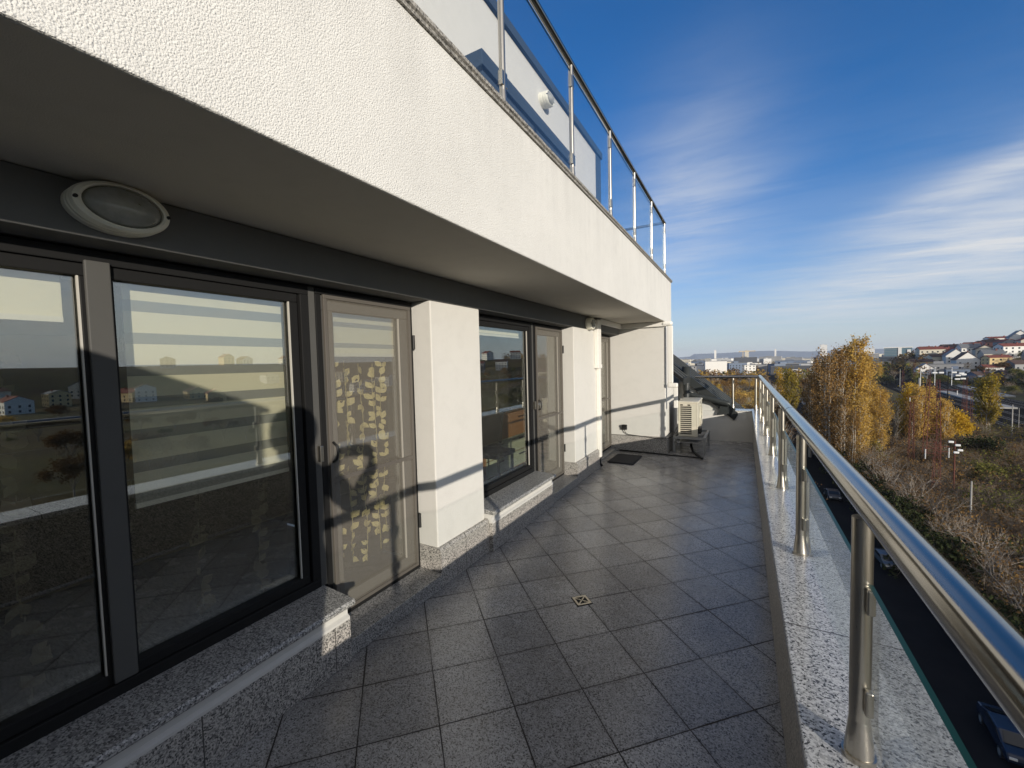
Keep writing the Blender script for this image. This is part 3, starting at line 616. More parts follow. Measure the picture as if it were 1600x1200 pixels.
# ------------------------------------------------------------------ the photographer, holding the phone
def el_v(V, i): return V[i]
def photographer():
    cam_p = Vector((0, 0, 1.6))
    t = thing('person', (-.06, -.33, 0), 'person in a dark jacket and trousers holding a phone up with both hands', 'person')
    B = Vector((-.06, -.33, 0))
    fw = Vector((FW.x, FW.y, 0)).normalized(); rt = Vector((fw.y, -fw.x, 0))
    P = lambda r, f, z: B+rt*r+fw*f+Vector((0, 0, z))
    V = []; E = []; Rr = []
    def add(p, r, par=None):
        V.append(p); Rr.append(r); i = len(V)-1
        if par is not None: E.append((par, i))
        return i
    pel = add(P(0, -.05, .98), (.165, .115)); wst = add(P(0, -.03, 1.14), (.150, .105), pel); chs = add(P(0, -.01, 1.34), (.170, .115), wst); shl = add(P(0, -.02, 1.50), (.12, .085), chs)
    nk = add(P(0, -.01, 1.58), (.058, .058), shl); ch_ = add(P(0, .02, 1.655), (.080, .090), nk); hd = add(P(0, .0, 1.735), (.118, .132), ch_); tp = add(P(0, .0, 1.81), (.088, .106), hd)
    phone_c = cam_p-FW*.012-UP*.022+RT*.045
    for s in (-1, 1):
        hip = add(P(s*.075, -.06, .92), (.095, .10), pel); kn = add(P(s*.075, -.10, .50), (.072, .075), hip); cf = add(P(s*.08, -.13, .34), (.055, .058), kn); an = add(P(s*.085, -.13, .10), (.042, .045), cf)
        hl = add(P(s*.085, -.16, .05), (.042, .045), an); to = add(P(s*.10, .03, .035), (.042, .03), hl)
        sh = add(P(s*.195, -.02, 1.46), (.085, .085), shl); el_ = add(P(s*.285, .07, 1.24), (.066, .066), sh)
        hand = phone_c+RT*(s*.105)-UP*.045-FW*.045
        mf = add((el_v(V, el_)+hand)*.5, (.060, .058), el_); wr = add(hand-UP*.05-FW*.02+RT*s*.01, (.036, .033), mf)
        pm = add(hand, (.040, .022), wr)
        for k in range(4):                                    # fingers behind / below the phone
            a = hand+UP*(.012+.017*k)+RT*(s*.004)
            k1 = add(a+RT*(s*-.012)-FW*.002+UP*.006, (.0088, .0085), pm)
            k2 = add(a+RT*(s*-.034)+FW*(.006+.002*k), (.0080, .0078), k1)
            add(a+RT*(s*-.052)+FW*.012, (.0068, .0066), k2)
        th = add(hand+RT*(s*.012)-FW*.018+UP*.012, (.0105, .0105), pm); add(hand+RT*(s*-.018)-FW*.030+UP*.040, (.0085, .008), th)
    me = bpy.data.meshes.new('body'); me.from_pydata([tuple(p-B) for p in V], E, [])
    o = bpy.data.objects.new('body', me); C.objects.link(o); o.parent = t
    sk_ = o.modifiers.new('skin', 'SKIN'); sk_.use_smooth_shade = True
    for i, r in enumerate(Rr): me.skin_vertices[0].data[i].radius = r
    me.skin_vertices[0].data[0].use_root = True
    ss = o.modifiers.new('sub', 'SUBSURF'); ss.levels = 1; ss.render_levels = 1
    dg = bpy.context.evaluated_depsgraph_get(); ev = bpy.data.meshes.new_from_object(o.evaluated_get(dg))
    o.modifiers.clear(); o.data = ev; ev.name = 'body'
    ev.materials.clear()
    for mm in (plain('skin', (.42, .25, .17), .55), plain('dark_jacket', (.03, .035, .045), .85), plain('dark_trousers', (.022, .023, .028), .9), plain('brown_shoes', (.04, .025, .015), .5)): ev.materials.append(mm)
    for f in ev.polygons:
        c = f.center+B; f.use_smooth = True
        d = min((c-(phone_c+RT*(s*.105)-UP*.045-FW*.045)).length for s in (-1, 1))
        f.material_index = 3 if c.z < .085 else 2 if c.z < .96 else 0 if (d < .085 or (c.z > 1.575 and (Vector((c.x, c.y))-Vector((B.x, B.y))).length < .13)) else 1
    # face and hair
    hc = P(0, .012, 1.735)
    hm = MB(); Mh = Matrix.Translation(hc)
    for (z0, z1, k) in ((-.02, .10, 1),):
        prof = [(.002, .134), (.052, .127), (.088, .105), (.110, .066), (.118, .014), (.118, -.035), (.106, -.08)]
        n = 28; vs = []
        for r, z in prof:
            for q in range(n):
                a = 2*math.pi*q/n; cut = max(0, math.cos(a))           # hairline higher over the brow
                zz_ = z if z > .03 else z+cut*.055*min(1, (.05-z)/.06)
                p = rt*(r*.93*math.sin(a))+fw*(r*1.16*math.cos(a)-.012); vs.append(hc+p+Vector((0, 0, zz_)))
        hm.add(vs, [(i*n+q, i*n+(q+1) % n, (i+1)*n+(q+1) % n, (i+1)*n+q) for i in range(len(prof)-1) for q in range(n)])
    hm.build('hair', plain('dark_hair', (.02, .014, .01), .7), t, smooth=True)
    fm = MB()
    fm.lathe([(.002, .03), (.009, .018), (.012, .0), (.008, -.012), (.002, -.016)], Matrix.Translation(hc+fw*.116+Vector((0, 0, -.02))), 10)
    fm.build('nose', ev.materials[0], t, smooth=True)
    for s in (-1, 1):
        MB().lathe([(.001, .011), (.008, .008), (.011, 0), (.008, -.008), (.001, -.011)], Matrix.Translation(hc+fw*.100+rt*(s*.032)+Vector((0, 0, .012))), 10).build('eye', M_white, t, smooth=True)
        MB().lathe([(.002, .030), (.010, .022), (.013, 0), (.008, -.024), (.002, -.03)], Matrix.Translation(hc+rt*(s*.092)+Vector((0, 0, -.005))), 10).build('ear', ev.materials[0], t, smooth=True)
    MB().box(-.022, .022, -.004, .004, -.004, .004, M=Matrix.Translation(hc+fw*.104+Vector((0, 0, -.062))) @ Matrix.Rotation(math.atan2(rt.y, rt.x), 4, 'Z')).build('mouth', plain('lip', (.3, .12, .1), .5), t, bevel=.002)
    Mp = Matrix((RT, UP, -FW)).transposed().to_4x4(); Mp.translation = phone_c
    ph = thing('phone', phone_c, 'dark smartphone held sideways by the photographer', 'phone')
    MB().box(-.076, .076, -.037, .037, .0, .008, M=Mp).build('case', M_black, ph, bevel=.003)
    MB().box(-.071, .071, -.033, .033, .0081, .009, M=Mp).build('screen', M_frame, ph)
photographer()
# ------------------------------------------------------------------ landscape below the terrace
GZ = -22.0
def sstep(a, b, x):
    t = max(0, min(1, (x-a)/(b-a))); return t*t*(3-2*t)
def hill_h(x, y):
    r = math.hypot(x, y); b = math.degrees(math.atan2(x, y))
    if b < 9 or b > 110: return 0
    t = sstep(11.5, 15.5, b)*(.62+.38*sstep(15, 23, b))*(1-sstep(85, 110, b))
    return 31*t*sstep(440, 640, r)*(1-.75*sstep(900, 2500, r))
def gz(x, y): return GZ+hill_h(x, y)
def ground_mat():
    m, t, p = new_mat('autumn_ground'); tc = N(t, 'ShaderNodeTexCoord').outputs['Object']
    a = NOISE(t, tc, .035, 6, .65); b = NOISE(t, tc, .6, 5, .7); c = NOISE(t, tc, .011, 4, .6)
    col = MIX(t, RAMP(t, a, [(.38, 0), (.62, 1)]), (.10, .068, .036), (.15, .125, .045))
    col = MIX(t, RAMP(t, b, [(.4, 0), (.75, 1)]), col, (.055, .042, .026))
    col = MIX(t, RAMP(t, c, [(.5, 0), (.7, 1)]), col, (.085, .095, .035))
    t.links.new(col, p.inputs['Base Color']); p.inputs['Roughness'].default_value = .95; p.inputs['Specular IOR Level'].default_value = .1
    return m
M_ground = ground_mat()
rings = [0, 15, 40, 70, 100, 140, 180, 220, 260, 300, 340, 380, 420, 440, 460, 480, 500, 520, 540, 560, 580, 600, 620, 640, 680, 740, 820, 900, 1100, 1400, 1800, 2500, 4000, 7000, 14000]
NA = 240; vs = [(0, 0, GZ)]; fs = []
for r in rings[1:]:
    for k in range(NA):
        a = 2*math.pi*k/NA; x, y = r*math.sin(a), r*math.cos(a); vs.append((x, y, gz(x, y)))
for k in range(NA): fs.append((0, 1+(k+1) % NA, 1+k))
for i in range(len(rings)-2):
    for k in range(NA):
        a0 = 1+i*NA; fs.append((a0+k, a0+(k+1) % NA, a0+NA+(k+1) % NA, a0+NA+k))
gm = MB(); gm.add(vs, fs); struct(gm.build('ground', M_ground, None, smooth=True))
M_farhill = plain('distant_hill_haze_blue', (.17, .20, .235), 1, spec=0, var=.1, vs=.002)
fh = MB(); n = 400; vs = []
for k in range(n+1):
    a = R(-60+200*k/n); h = 50+32*(math.sin(a*7+1)+.6*math.sin(a*17+2)+.35*math.sin(a*41))+ (60 if -.1 < a < .3 else 0)
    for rr_, z in ((10500, GZ-5), (11500, max(10, h)), (12500, GZ-5)): vs.append((rr_*math.sin(a), rr_*math.cos(a), z))
fh.add(vs, [(3*k+j, 3*k+3+j, 3*k+4+j, 3*k+1+j) for k in range(n) for j in (0, 1)]); struct(fh.build('far_hills', M_farhill, None, smooth=True))

def ribbon(name, pts, w0, z, mat, parent=None):
    mb = MB(); vs = []
    for i, p in enumerate(pts):
        p = Vector((p[0], p[1], 0)); d = Vector((*pts[min(i+1, len(pts)-1)][:2], 0))-Vector((*pts[max(i-1, 0)][:2], 0)); d.normalize(); q = Vector((d.y, -d.x, 0))
        o = pts[i][2] if len(pts[i]) > 2 else 0
        for s in w0: a = p+q*s; vs.append((a.x, a.y, gz(a.x, a.y)+z+o))
    mb.add(vs, [(2*i, 2*i+1, 2*i+3, 2*i+2) for i in range(len(pts)-1)])
    return mb.build(name, mat, parent)
SR = [(12, -80), (12.5, 0), (13, 60), (13.6, 95), (16, 150), (20, 223), (22.5, 294), (26, 434), (31, 640), (40, 1000)]
struct(ribbon('street', SR, (-4.5, 4.5), .03, M_asph))
def kerb(name, s0, s1):
    mb = MB(); vs = []
    for i, p in enumerate(SR):
        d = (Vector(SR[min(i+1, len(SR)-1)])-Vector(SR[max(i-1, 0)])).normalized(); q = Vector((d.y, -d.x))
        for s, z in ((s0, .0), (s0, .15), (s1, .15), (s1, .0)): vs.append((p[0]+q.x*s, p[1]+q.y*s, GZ+z))
    mb.add(vs, [(4*i+j, 4*i+j+1, 4*i+5+j, 4*i+4+j) for i in range(len(SR)-1) for j in range(3)]); struct(mb.build(name, plain(name+'_slabs', (.13, .125, .115), .9, var=.2, vs=.8)))
kerb('pavement', -7.0, -4.55); kerb('pavement', 4.55, 6.3)
M_ballast = plain('dark_ballast', (.024, .023, .022), 1, spec=0, var=.4, vs=.4)
M_rails = plain('worn_rail_steel', (.38, .36, .34), .35, metal=.7)
M_conc = plain('pale_concrete', (.36, .345, .31), .85, var=.12, vs=.6)
YD = [(63, 60), (70, 140), (76, 200), (84, 290), (94, 380), (108, 480), (128, 600)]
struct(ribbon('railway_bed', YD, (-6, 31), .04, M_ballast))
for k, s in enumerate((-2, 4, 10, 21, 25, 29)):
    t = thing('railway_track', (76+s, 200, GZ), ['railway track nearest the scrubland, pale rails on dark ballast', 'second railway track from the scrubland on dark ballast', 'third railway track beside the platform', 'railway track on the far side of the platform', 'railway track next to the wagons on the far side', 'outermost railway track at the foot of the hill'][k], 'railway track', 'tracks of the railway yard')
    for e in (-.72, .72):
        ribbon('rail', [(x, y, .16) for x, y in YD], (s+e-.05, s+e+.05), .05, M_rails, t)
    ribbon('sleepers', YD, (s-1.3, s+1.3), .055, plain('sleeper_grey', (.05, .045, .04), 1, spec=0, var=.5, vs=1.5), t)
def slab_path(name, pts, s0, s1, h, mat, label, cat):
    mb = MB(); vs = []
    for i, p in enumerate(pts):
        d = (Vector(pts[min(i+1, len(pts)-1)])-Vector(pts[max(i-1, 0)])).normalized(); q = Vector((d.y, -d.x))
        for s, z in ((s0, 0), (s0, h), (s1, h), (s1, 0)): vs.append((p[0]+q.x*s, p[1]+q.y*s, GZ+z))
    mb.add(vs, [(4*i+j, 4*i+j+1, 4*i+5+j, 4*i+4+j) for i in range(len(pts)-1) for j in range(3)]+[(0, 1, 2, 3), tuple(len(vs)-4+j for j in range(4))])
    return tag(mb.build(name, mat), label, cat)
slab_path('platform', [(80, 250), (84, 292), (91, 352)], 13, 18, .7, M_conc, 'long pale concrete platform between the railway tracks', 'platform')
slab_path('platform', [(86, 318), (93, 372), (103, 440)], 31, 37, .7, M_conc, 'farther concrete platform with shelters near the foot of the hill', 'platform')

# ---- leaves, twigs and trees
def leaf_mat(name, c1, c2, trans=.35):
    m = bpy.data.materials.new(name); m.use_nodes = True; t = m.node_tree; t.nodes.clear()
    o = N(t, 'ShaderNodeOutputMaterial'); g_ = N(t, 'ShaderNodeNewGeometry'); oi = N(t, 'ShaderNodeObjectInfo')
    f = MATH(t, 'ADD', MATH(t, 'MULTIPLY', g_.outputs['Random Per Island'], .75), MATH(t, 'MULTIPLY', oi.outputs['Random'], .25))
    c = MIX(t, f, c1, c2); d = N(t, 'ShaderNodeBsdfDiffuse'); tr_ = N(t, 'ShaderNodeBsdfTranslucent')
    t.links.new(c, d.inputs[0]); t.links.new(c, tr_.inputs[0]); mx = N(t, 'ShaderNodeMixShader'); mx.inputs[0].default_value = trans
    t.links.new(d.outputs[0], mx.inputs[1]); t.links.new(tr_.outputs[0], mx.inputs[2]); t.links.new(mx.outputs[0], o.inputs[0]); return m
L_gold = leaf_mat('golden_leaves', (.68, .45, .11), (.40, .265, .075), .42)
L_yel = leaf_mat('yellow_leaves', (.68, .44, .04), (.46, .31, .04), .42)
L_brown = leaf_mat('brown_autumn_leaves', (.19, .11, .045), (.12, .075, .035), .2)
L_rust = leaf_mat('rust_leaves', (.34, .20, .065), (.19, .115, .045), .25)
L_green = leaf_mat('olive_leaves', (.19, .175, .045), (.09, .10, .03), .25)
L_olive = leaf_mat('olive_gold_leaves', (.40, .27, .035), (.20, .18, .035))
L_dark = leaf_mat('dark_green_leaves', (.045, .055, .022), (.03, .035, .018), .1)
B_pale = plain('pale_bark', (.42, .38, .31), .9, var=.25, vs=1.5)
B_brown = plain('brown_twigs', (.185, .145, .105), .95, var=.3, vs=1)
B_grey = plain('grey_bark', (.25, .215, .175), .95, var=.3, vs=1)
def leaf(mb, p, s, rr):
    a = Vector((rr.gauss(0, 1), rr.gauss(0, 1), rr.gauss(0, 1))).normalized(); b = a.orthogonal().normalized(); c = a.cross(b); k = rr.uniform(.7, 1.35)*s
    th = rr.uniform(0, 6.28); b, c = b*math.cos(th)+c*math.sin(th), c*math.cos(th)-b*math.sin(th)
    mb.add([p-b*k*.5, p+c*k*.32, p+b*k*.5, p-c*k*.32], [(0, 1, 2, 3)])
def stick(mb, p, q, r0, r1, n=3): mb.tube(p, q, r0, r1, n=n, cap=False)
def grow(mb, p, d, L, r, depth, rr, tips, spread=.6, up=.25, kids=3):
    q = p+d*L; stick(mb, p, q, r, r*.6, 4 if depth > 2 else 3); tips.append((q, depth))
    if depth == 0: return
    for k in range(kids if depth > 1 else kids+1):
        nd = (d+Vector((rr.gauss(0, spread), rr.gauss(0, spread), rr.gauss(0, spread)+up))).normalized()
        st = p.lerp(q, rr.uniform(.55, 1)); grow(mb, st, nd, L*rr.uniform(.55, .85), r*.55, depth-1, rr, tips, spread, up, kids)
def tree_poplar(seed, H, W, leafmat, dens, stems=5, bark=B_pale, ls=.42):
    rr = random.Random(seed); tb = MB(); cb = MB()
    for k in range(stems):
        a = 6.28*k/stems+rr.random(); off = Vector((math.cos(a), math.sin(a), 0))*W*.10*rr.uniform(.4, 1.2)
        top = Vector((math.cos(a)*W*.22*rr.uniform(.2, 1), math.sin(a)*W*.22*rr.uniform(.2, 1), H*rr.uniform(.80, .99)))
        pts = [off.lerp(top, t)+Vector((rr.gauss(0, .12), rr.gauss(0, .12), 0))*(1 if 0 < t < 1 else 0) for t in (0, .2, .4, .6, .8, 1)]; pts[0].z = 0
        tb.path(pts, [.20*H/25, .17*H/25, .14*H/25, .10*H/25, .06*H/25, .02], 5)
        for j in range(26):
            t = rr.uniform(.12, .97); p = off.lerp(top, t); ang = rr.uniform(0, 6.28); L = W*(.18+.38*math.sin(math.pi*min(1, t*.93+.05)))*rr.uniform(.5, 1.0)
            d = Vector((math.cos(ang)*.50, math.sin(ang)*.50, .85)).normalized(); q = p+d*L*1.5
            stick(tb, p, q, .05, .015)
            for c in range(int(dens*rr.uniform(.5, 1.5))):
                u = rr.uniform(.25, 1.1); cc = p.lerp(q, u)
                leaf(cb, cc+Vector((rr.gauss(0, .34), rr.gauss(0, .34), rr.gauss(0, .55))), ls, rr)
    return tb.mesh('trunk', bark), cb.mesh('crown', leafmat)
def tree_round(seed, H, W, leafmat, nleaf, bark=B_grey, ls=.40, depth=4, trunk=.25):
    rr = random.Random(seed); tb = MB(); cb = MB(); tips = []
    tb.path([Vector((0, 0, 0)), Vector((.05, .03, H*trunk*.5)), Vector((.02, 0, H*trunk))], [.020*H, .016*H, .013*H], 6)
    for k in range(5):
        a = 6.28*k/5+rr.uniform(-.4, .4); d = Vector((math.cos(a)*W/H*.75, math.sin(a)*W/H*.75, 1)).normalized()
        grow(tb, Vector((0, 0, H*trunk*rr.uniform(.7, 1))), d, H*.27, .009*H, depth-1, rr, tips, .42, .12, 3)
    pts = [q for q, dd in tips if dd <= 1]
    for k in range(nleaf):
        q = rr.choice(pts); leaf(cb, q+Vector((rr.gauss(0, .45), rr.gauss(0, .45), rr.gauss(0, .4))), ls, rr)
    return tb.mesh('trunk', bark), cb.mesh('crown', leafmat)
def shrub(seed, H, W, leafmat, nleaf, bark=B_brown, ls=.22, stems=9):
    rr = random.Random(seed); tb = MB(); cb = MB(); tips = []
    for k in range(stems):
        a = rr.uniform(0, 6.28); e = rr.uniform(.15, 1.0); d = Vector((math.cos(a)*W/H*e*.8, math.sin(a)*W/H*e*.8, 1)).normalized()
        grow(tb, Vector((math.cos(a)*.3*e, math.sin(a)*.3*e, 0)), d, H*.36, .035, 3, rr, tips, .55, .10, 4)
    pts = [q for q, dd in tips]
    for k in range(nleaf):
        q = rr.choice(pts); leaf(cb, q+Vector((rr.gauss(0, .25), rr.gauss(0, .25), rr.gauss(0, .25))), ls, rr)
    return tb.mesh('branches', bark), cb.mesh('foliage', leafmat)
K = {
 'gold': [tree_poplar(s, 26, 6.8, L_gold, 66, ls=.34) for s in (1, 2)],
 'goldbrown': [tree_poplar(s, 25, 5, L_rust, 42, 4, ls=.34) for s in (3, 4)],
 'column': [tree_poplar(s, 17, 5.0, mt_, 34, 3, ls=.42) for s, mt_ in ((5, L_gold), (6, L_yel), (7, L_rust))],
 'olive': [tree_poplar(8, 17, 7.0, L_olive, 46, 4, ls=.5)],
 'round': [tree_round(s, 11, 6, mt_, 3600, ls=.45) for s, mt_ in ((9, L_yel), (10, L_gold), (11, L_rust), (12, L_brown), (13, L_green))],
 'bare': [tree_round(s, 12, 7, L_brown, 350, B_grey, .3) for s in (14, 15, 16)],
 'barepale': [tree_poplar(s, 12, 4.5, L_brown, 5, 4, ls=.3) for s in (17, 18)],
 'shrub': [shrub(s, 4.2, 5.0, mt_, nl) for s, mt_, nl in ((20, L_brown, 320), (21, L_brown, 160), (22, L_rust, 260), (23, L_green, 420))],
 'dshrub': [shrub(24, 4.0, 5.5, L_dark, 1500, ls=.3), shrub(25, 4, 5, L_green, 1500, ls=.28)],
}
PART = {'shrub': ('branches', 'foliage'), 'dshrub': ('branches', 'foliage')}
def put(kind, i, x, y, s, name, label, cat, group=None, sz=None):
    t = thing(name, (x, y, gz(x, y)-.05), label, cat, group); t.rotation_euler = (0, 0, rnd.uniform(0, 6.28)); t.scale = (s, s, sz or s)
    for me, nm in zip(K[kind][i % len(K[kind])], PART.get(kind, ('trunk', 'crown'))):
        o = bpy.data.objects.new(nm, me); C.objects.link(o); o.parent = t
    return t
# the named trees, nearest first
put('goldbrown', 0, 17.6, 97, .58, 'poplar_tree', 'low brown gold poplar nearest the terrace at the foot of the tall row', 'tree')
put('gold', 1, 20.8, 108, .62, 'poplar_tree', 'half height golden poplar in front of the tallest one', 'tree')
put('gold', 1, 19.6, 119.5, .98, 'poplar_tree', 'golden poplar filling the middle of the tall row behind the pale trunks', 'tree')
put('gold', 0, 25.2, 114, .66, 'poplar_tree', 'lower golden poplar on the outer right of the tall row', 'tree')
put('goldbrown', 1, 12.9+4.4, 104, .70, 'poplar_tree', 'half height brown poplar before the tall row', 'tree')
put('gold', 0, 21.4, 116.1, 1.10, 'poplar_tree', 'tallest golden poplar with pale trunks rising above the skyline', 'tree')
put('gold', 1, 23.6, 119, .92, 'poplar_tree', 'broad golden poplar leaning out on the right of the tallest poplar', 'tree')
put('goldbrown', 0, 18.1, 113, 1.07, 'poplar_tree', 'thin leaved brownish poplar just left of the tallest golden one', 'tree')
put('goldbrown', 1, 15.4, 109, 1.06, 'poplar_tree', 'brown gold poplar third from the right in the tall row', 'tree')
put('goldbrown', 0, 16.4, 130.5, .98, 'poplar_tree', 'narrow poplar whose tip alone pokes over the tall row', 'tree')
put('column', 2, 14.6, 122, 1.15, 'poplar_tree', 'rust brown poplar at the left end of the tall row', 'tree')
put('column', 0, 19.9, 105, .92, 'poplar_tree', 'lower golden poplar in front of the tall row', 'tree')
put('goldbrown', 1, 13.6, 118, .80, 'poplar_tree', 'dull brown poplar beside the street below the tall row', 'tree')
put('olive', 0, 23.6, 109, .36, 'poplar_tree', 'short olive sapling at the right foot of the tallest poplar', 'tree')
put('olive', 0, 61.1, 170.5, 1.02, 'poplar_tree', 'lone olive and gold poplar standing by the railway on the right', 'tree')
put('column', 0, 62.0, 171.5, .98, 'poplar_tree', 'golden poplar growing into the lone olive one by the railway', 'tree')
put('round', 0, 46.9, 148, .92, 'birch_tree', 'small bright yellow tree beside the red lattice tower', 'tree')
put('column', 0, 42.2, 148.3, .90, 'birch_tree', 'golden tree directly behind the red lattice tower', 'tree')
put('column', 1, 39.8, 150, .84, 'birch_tree', 'yellow gold tree left of the red lattice tower', 'tree')
put('barepale', 0, 36.0, 152, 1.0, 'bare_tree', 'bare tree with several pale stems left of the lattice masts', 'tree')
put('barepale', 1, 33.2, 150, .95, 'bare_tree', 'second pale stemmed bare tree close to the tall poplars', 'tree')
put('bare', 0, 51.0, 153.8, .83, 'bare_tree', 'leafless brown tree between the yellow tree and the olive poplar', 'tree')
put('column', 2, 45.5, 158, .62, 'birch_tree', 'thin rust coloured tree behind the small yellow one', 'tree')
put('column', 1, 102.9, 468, 1.0, 'poplar_tree', 'pale gold poplar far off beside the tracks', 'tree')
put('column', 1, -8.5, 190, .78, 'birch_tree', 'yellow tree seen through the end railing left of its post', 'tree')
put('column', 0, -12.5, 200, .85, 'birch_tree', 'golden tree behind the metal roof edge', 'tree')
put('column', 2, -4.0, 195, .9, 'birch_tree', 'tall rust tinted tree right behind the end railing post', 'tree')
put('olive', 0, 16.3, 198, 1.1, 'poplar_tree', 'greenish poplar far along the street', 'tree')
put('column', 1, 13.5, 205, 1.15, 'poplar_tree', 'pale yellow poplar far along the street', 'tree')
for k, (x, y, sc_, kd, i) in enumerate(((38.2, 140, .80, 'column', 0), (40.6, 143, .74, 'column', 0), (36.4, 137, .62, 'column', 2), (43.6, 141, .62, 'column', 0), (35.0, 144, .72, 'barepale', 0), (31.5, 141, .85, 'barepale', 1), (46.5, 146, .72, 'round', 0), (37.5, 147, .78, 'column', 1))):
    put(kd, i, x, y, sc_*1.22, 'autumn_tree', 'golden or bare tree in the grove around the red lattice tower', 'tree', 'grove around the red lattice tower')
# the wood on both sides of the street
used = []
def free(x, y, d):
    if any((x-a)**2+(y-b)**2 < d*d for a, b in used): return False
    used.append((x, y)); return True
def street_x(y):
    for (x0, y0), (x1, y1) in zip(SR[:-1], SR[1:]):
        if y0 <= y <= y1: return x0+(x1-x0)*(y-y0)/(y1-y0)
    return 12
LB = {'bare': 'leafless grey brown tree in the wood along the street', 'round': 'rounded autumn tree in the wood along the street', 'column': 'narrow autumn tree in the wood along the street', 'barepale': 'pale stemmed nearly bare tree in the wood along the street'}
cnt = 0; tries = 0
while cnt < 235 and tries < 9000:
    tries += 1
    y = 100*(4.2**rnd.random()); x = rnd.uniform(-.20, .23)*y
    if abs(x-street_x(y)) < (6.5 if y > 150 else 6.0) or not free(x, y, 4.6): continue
    if math.hypot(x-62, y-170) < 12 or x > 55 and y > 60 or (x > 24 and y < 190) or (x > 13 and y < 135): continue
    kd = rnd.choices(['bare', 'round', 'column', 'barepale'], [5, 4, 3, 2])[0]
    i = rnd.choice([2, 3, 3, 1]) if kd == 'round' else rnd.choice((0, 2, 2)) if kd == 'column' else rnd.randrange(9)
    put(kd, i, x, y, rnd.uniform(.75, 1.2) if kd != 'column' else rnd.uniform(.5, .8), {'bare': 'bare_tree', 'round': 'autumn_tree', 'column': 'narrow_tree', 'barepale': 'birch_tree'}[kd], LB[kd], 'tree', LB[kd]); cnt += 1
# trees between the tracks and the hill
cnt = 0
for _ in range(2000):
    if cnt >= 70: break
    b = R(rnd.uniform(13, 34)); r = rnd.uniform(395, 520); x, y = r*math.sin(b), r*math.cos(b)
    if not free(x, y, 9) or (x-94-.12*(y-380)) < 55 and y < 520: continue
    kd = rnd.choice(['bare', 'round', 'round']); put(kd, rnd.choice([3, 4, 3, 2]), x, y, rnd.uniform(.7, 1.15), 'hillside_tree', 'dull brown or olive tree at the foot of the hill of houses', 'tree', 'trees at the foot of the hill'); cnt += 1
cnt = 0
for _ in range(3000):
    if cnt >= 95: break
    y = rnd.uniform(150, 440); off = rnd.uniform(38, 120)
    xb = 70+(y-140)*.1 if y < 200 else 76+(y-200)*.105 if y < 380 else 94+(y-380)*.14
    x = xb+off
    if math.degrees(math.atan2(x, y)) > 30 or not free(x, y, 5.5): continue
    dk = rnd.random() < .55
    put('dshrub' if dk else 'bare', rnd.randrange(3), x, y, rnd.uniform(1.1, 1.9) if dk else rnd.uniform(.5, .85), 'thicket_tree' if not dk else 'green_bush', 'dark thicket plant between the railway and the hill of houses', 'thicket', 'dark thicket between the railway and the hill'); cnt += 1
# scrub
cnt = 0; tries = 0
while cnt < 285 and tries < 9000:
    tries += 1
    y = rnd.uniform(18, 165); x = rnd.uniform(20.5, 75)
    if x > 32+.46*y or not free(x, y, 3.1): continue
    if math.hypot(x-60, y-150) < 8: continue
    dk = rnd.random() < .10
    lb = 'dense dark olive bush in the scrubland' if dk else 'leafless brown bush in the scrubland below the terrace'
    put('dshrub' if dk else 'shrub', rnd.choices(range(4), [4, 4, 2, 1])[0], x, y, rnd.uniform(.75, 1.45), 'green_bush' if dk else 'bare_bush', lb, 'bush', 'dark bushes in the scrubland' if dk else 'bare bushes in the scrubland'); cnt += 1
for k in range(22):
    y = 24+k*3.9+rnd.uniform(-1, 1); x = 19.5+rnd.uniform(0, 3)
    put('bare', k, x, y, rnd.uniform(.55, .72), 'bare_tree', 'leafless tree in the row along the far side of the street', 'tree', 'bare trees in the row along the street')
# undergrowth nobody could count
ug = MB(); rr = random.Random(5)
for _ in range(42000):
    y = rr.uniform(15, 185); x = rr.uniform(19.8, 35+.45*y)
    if rr.random() < .62:
        p = Vector((x, y, GZ)); d = Vector((rr.gauss(0, .6), rr.gauss(0, .6), 1)).normalized()*rr.uniform(.5, 1.5+1.6*rr.random()**2); q = Vector((d.y, -d.x, 0)).normalized()*.035
        ug.add([p-q, p+q, p+d], [(0, 1, 2)], 0)
    else: leaf(ug, Vector((x, y, GZ+rr.uniform(.1, .6))), .5, rr); ug.m[-1] = 3 if (x > 46 and y > 85 and rr.random() < .8) else rr.choice((1, 2, 2, 1, 3))
stuff(tag(ug.build('undergrowth', [B_brown, L_green, L_brown, L_olive], None, fix=False), 'dry brown and olive undergrowth covering the scrubland', 'undergrowth'))
# distant woods
fw_ = MB(); rr = random.Random(11)
for _ in range(2600):
    b = R(rr.uniform(-14, 30)); r = 430*(5.0**rr.random()); x, y = r*math.sin(b), r*math.cos(b)
    if math.degrees(b) > 12.2 and r < 700 and not (r > 470 and math.degrees(b) < 15.6): continue
    if abs(x-street_x(min(y, 990))) < 8: continue
    h = rr.uniform(6, 12); w_ = h*rr.uniform(.35, .7); z = gz(x, y); mt_ = rr.choices((0, 1, 2, 3, 4), (5, 3, 2, 1, 2))[0]
    for k in range(int(34 if r < 900 else 20)):
        a = rr.uniform(0, 6.28); u = rr.random(); e = math.sqrt(rr.random())*math.sin(math.pi*(.12+.85*u))
        leaf(fw_, Vector((x+math.cos(a)*w_*e, y+math.sin(a)*w_*e, z+h*(.1+.9*u))), 1.7*h/9, rr); fw_.m[-1] = mt_
stuff(tag(fw_.build('far_woods', [L_brown, L_rust, L_gold, L_yel, L_green], None, fix=False), 'hazy brown autumn woodland stretching to the city', 'woodland'))

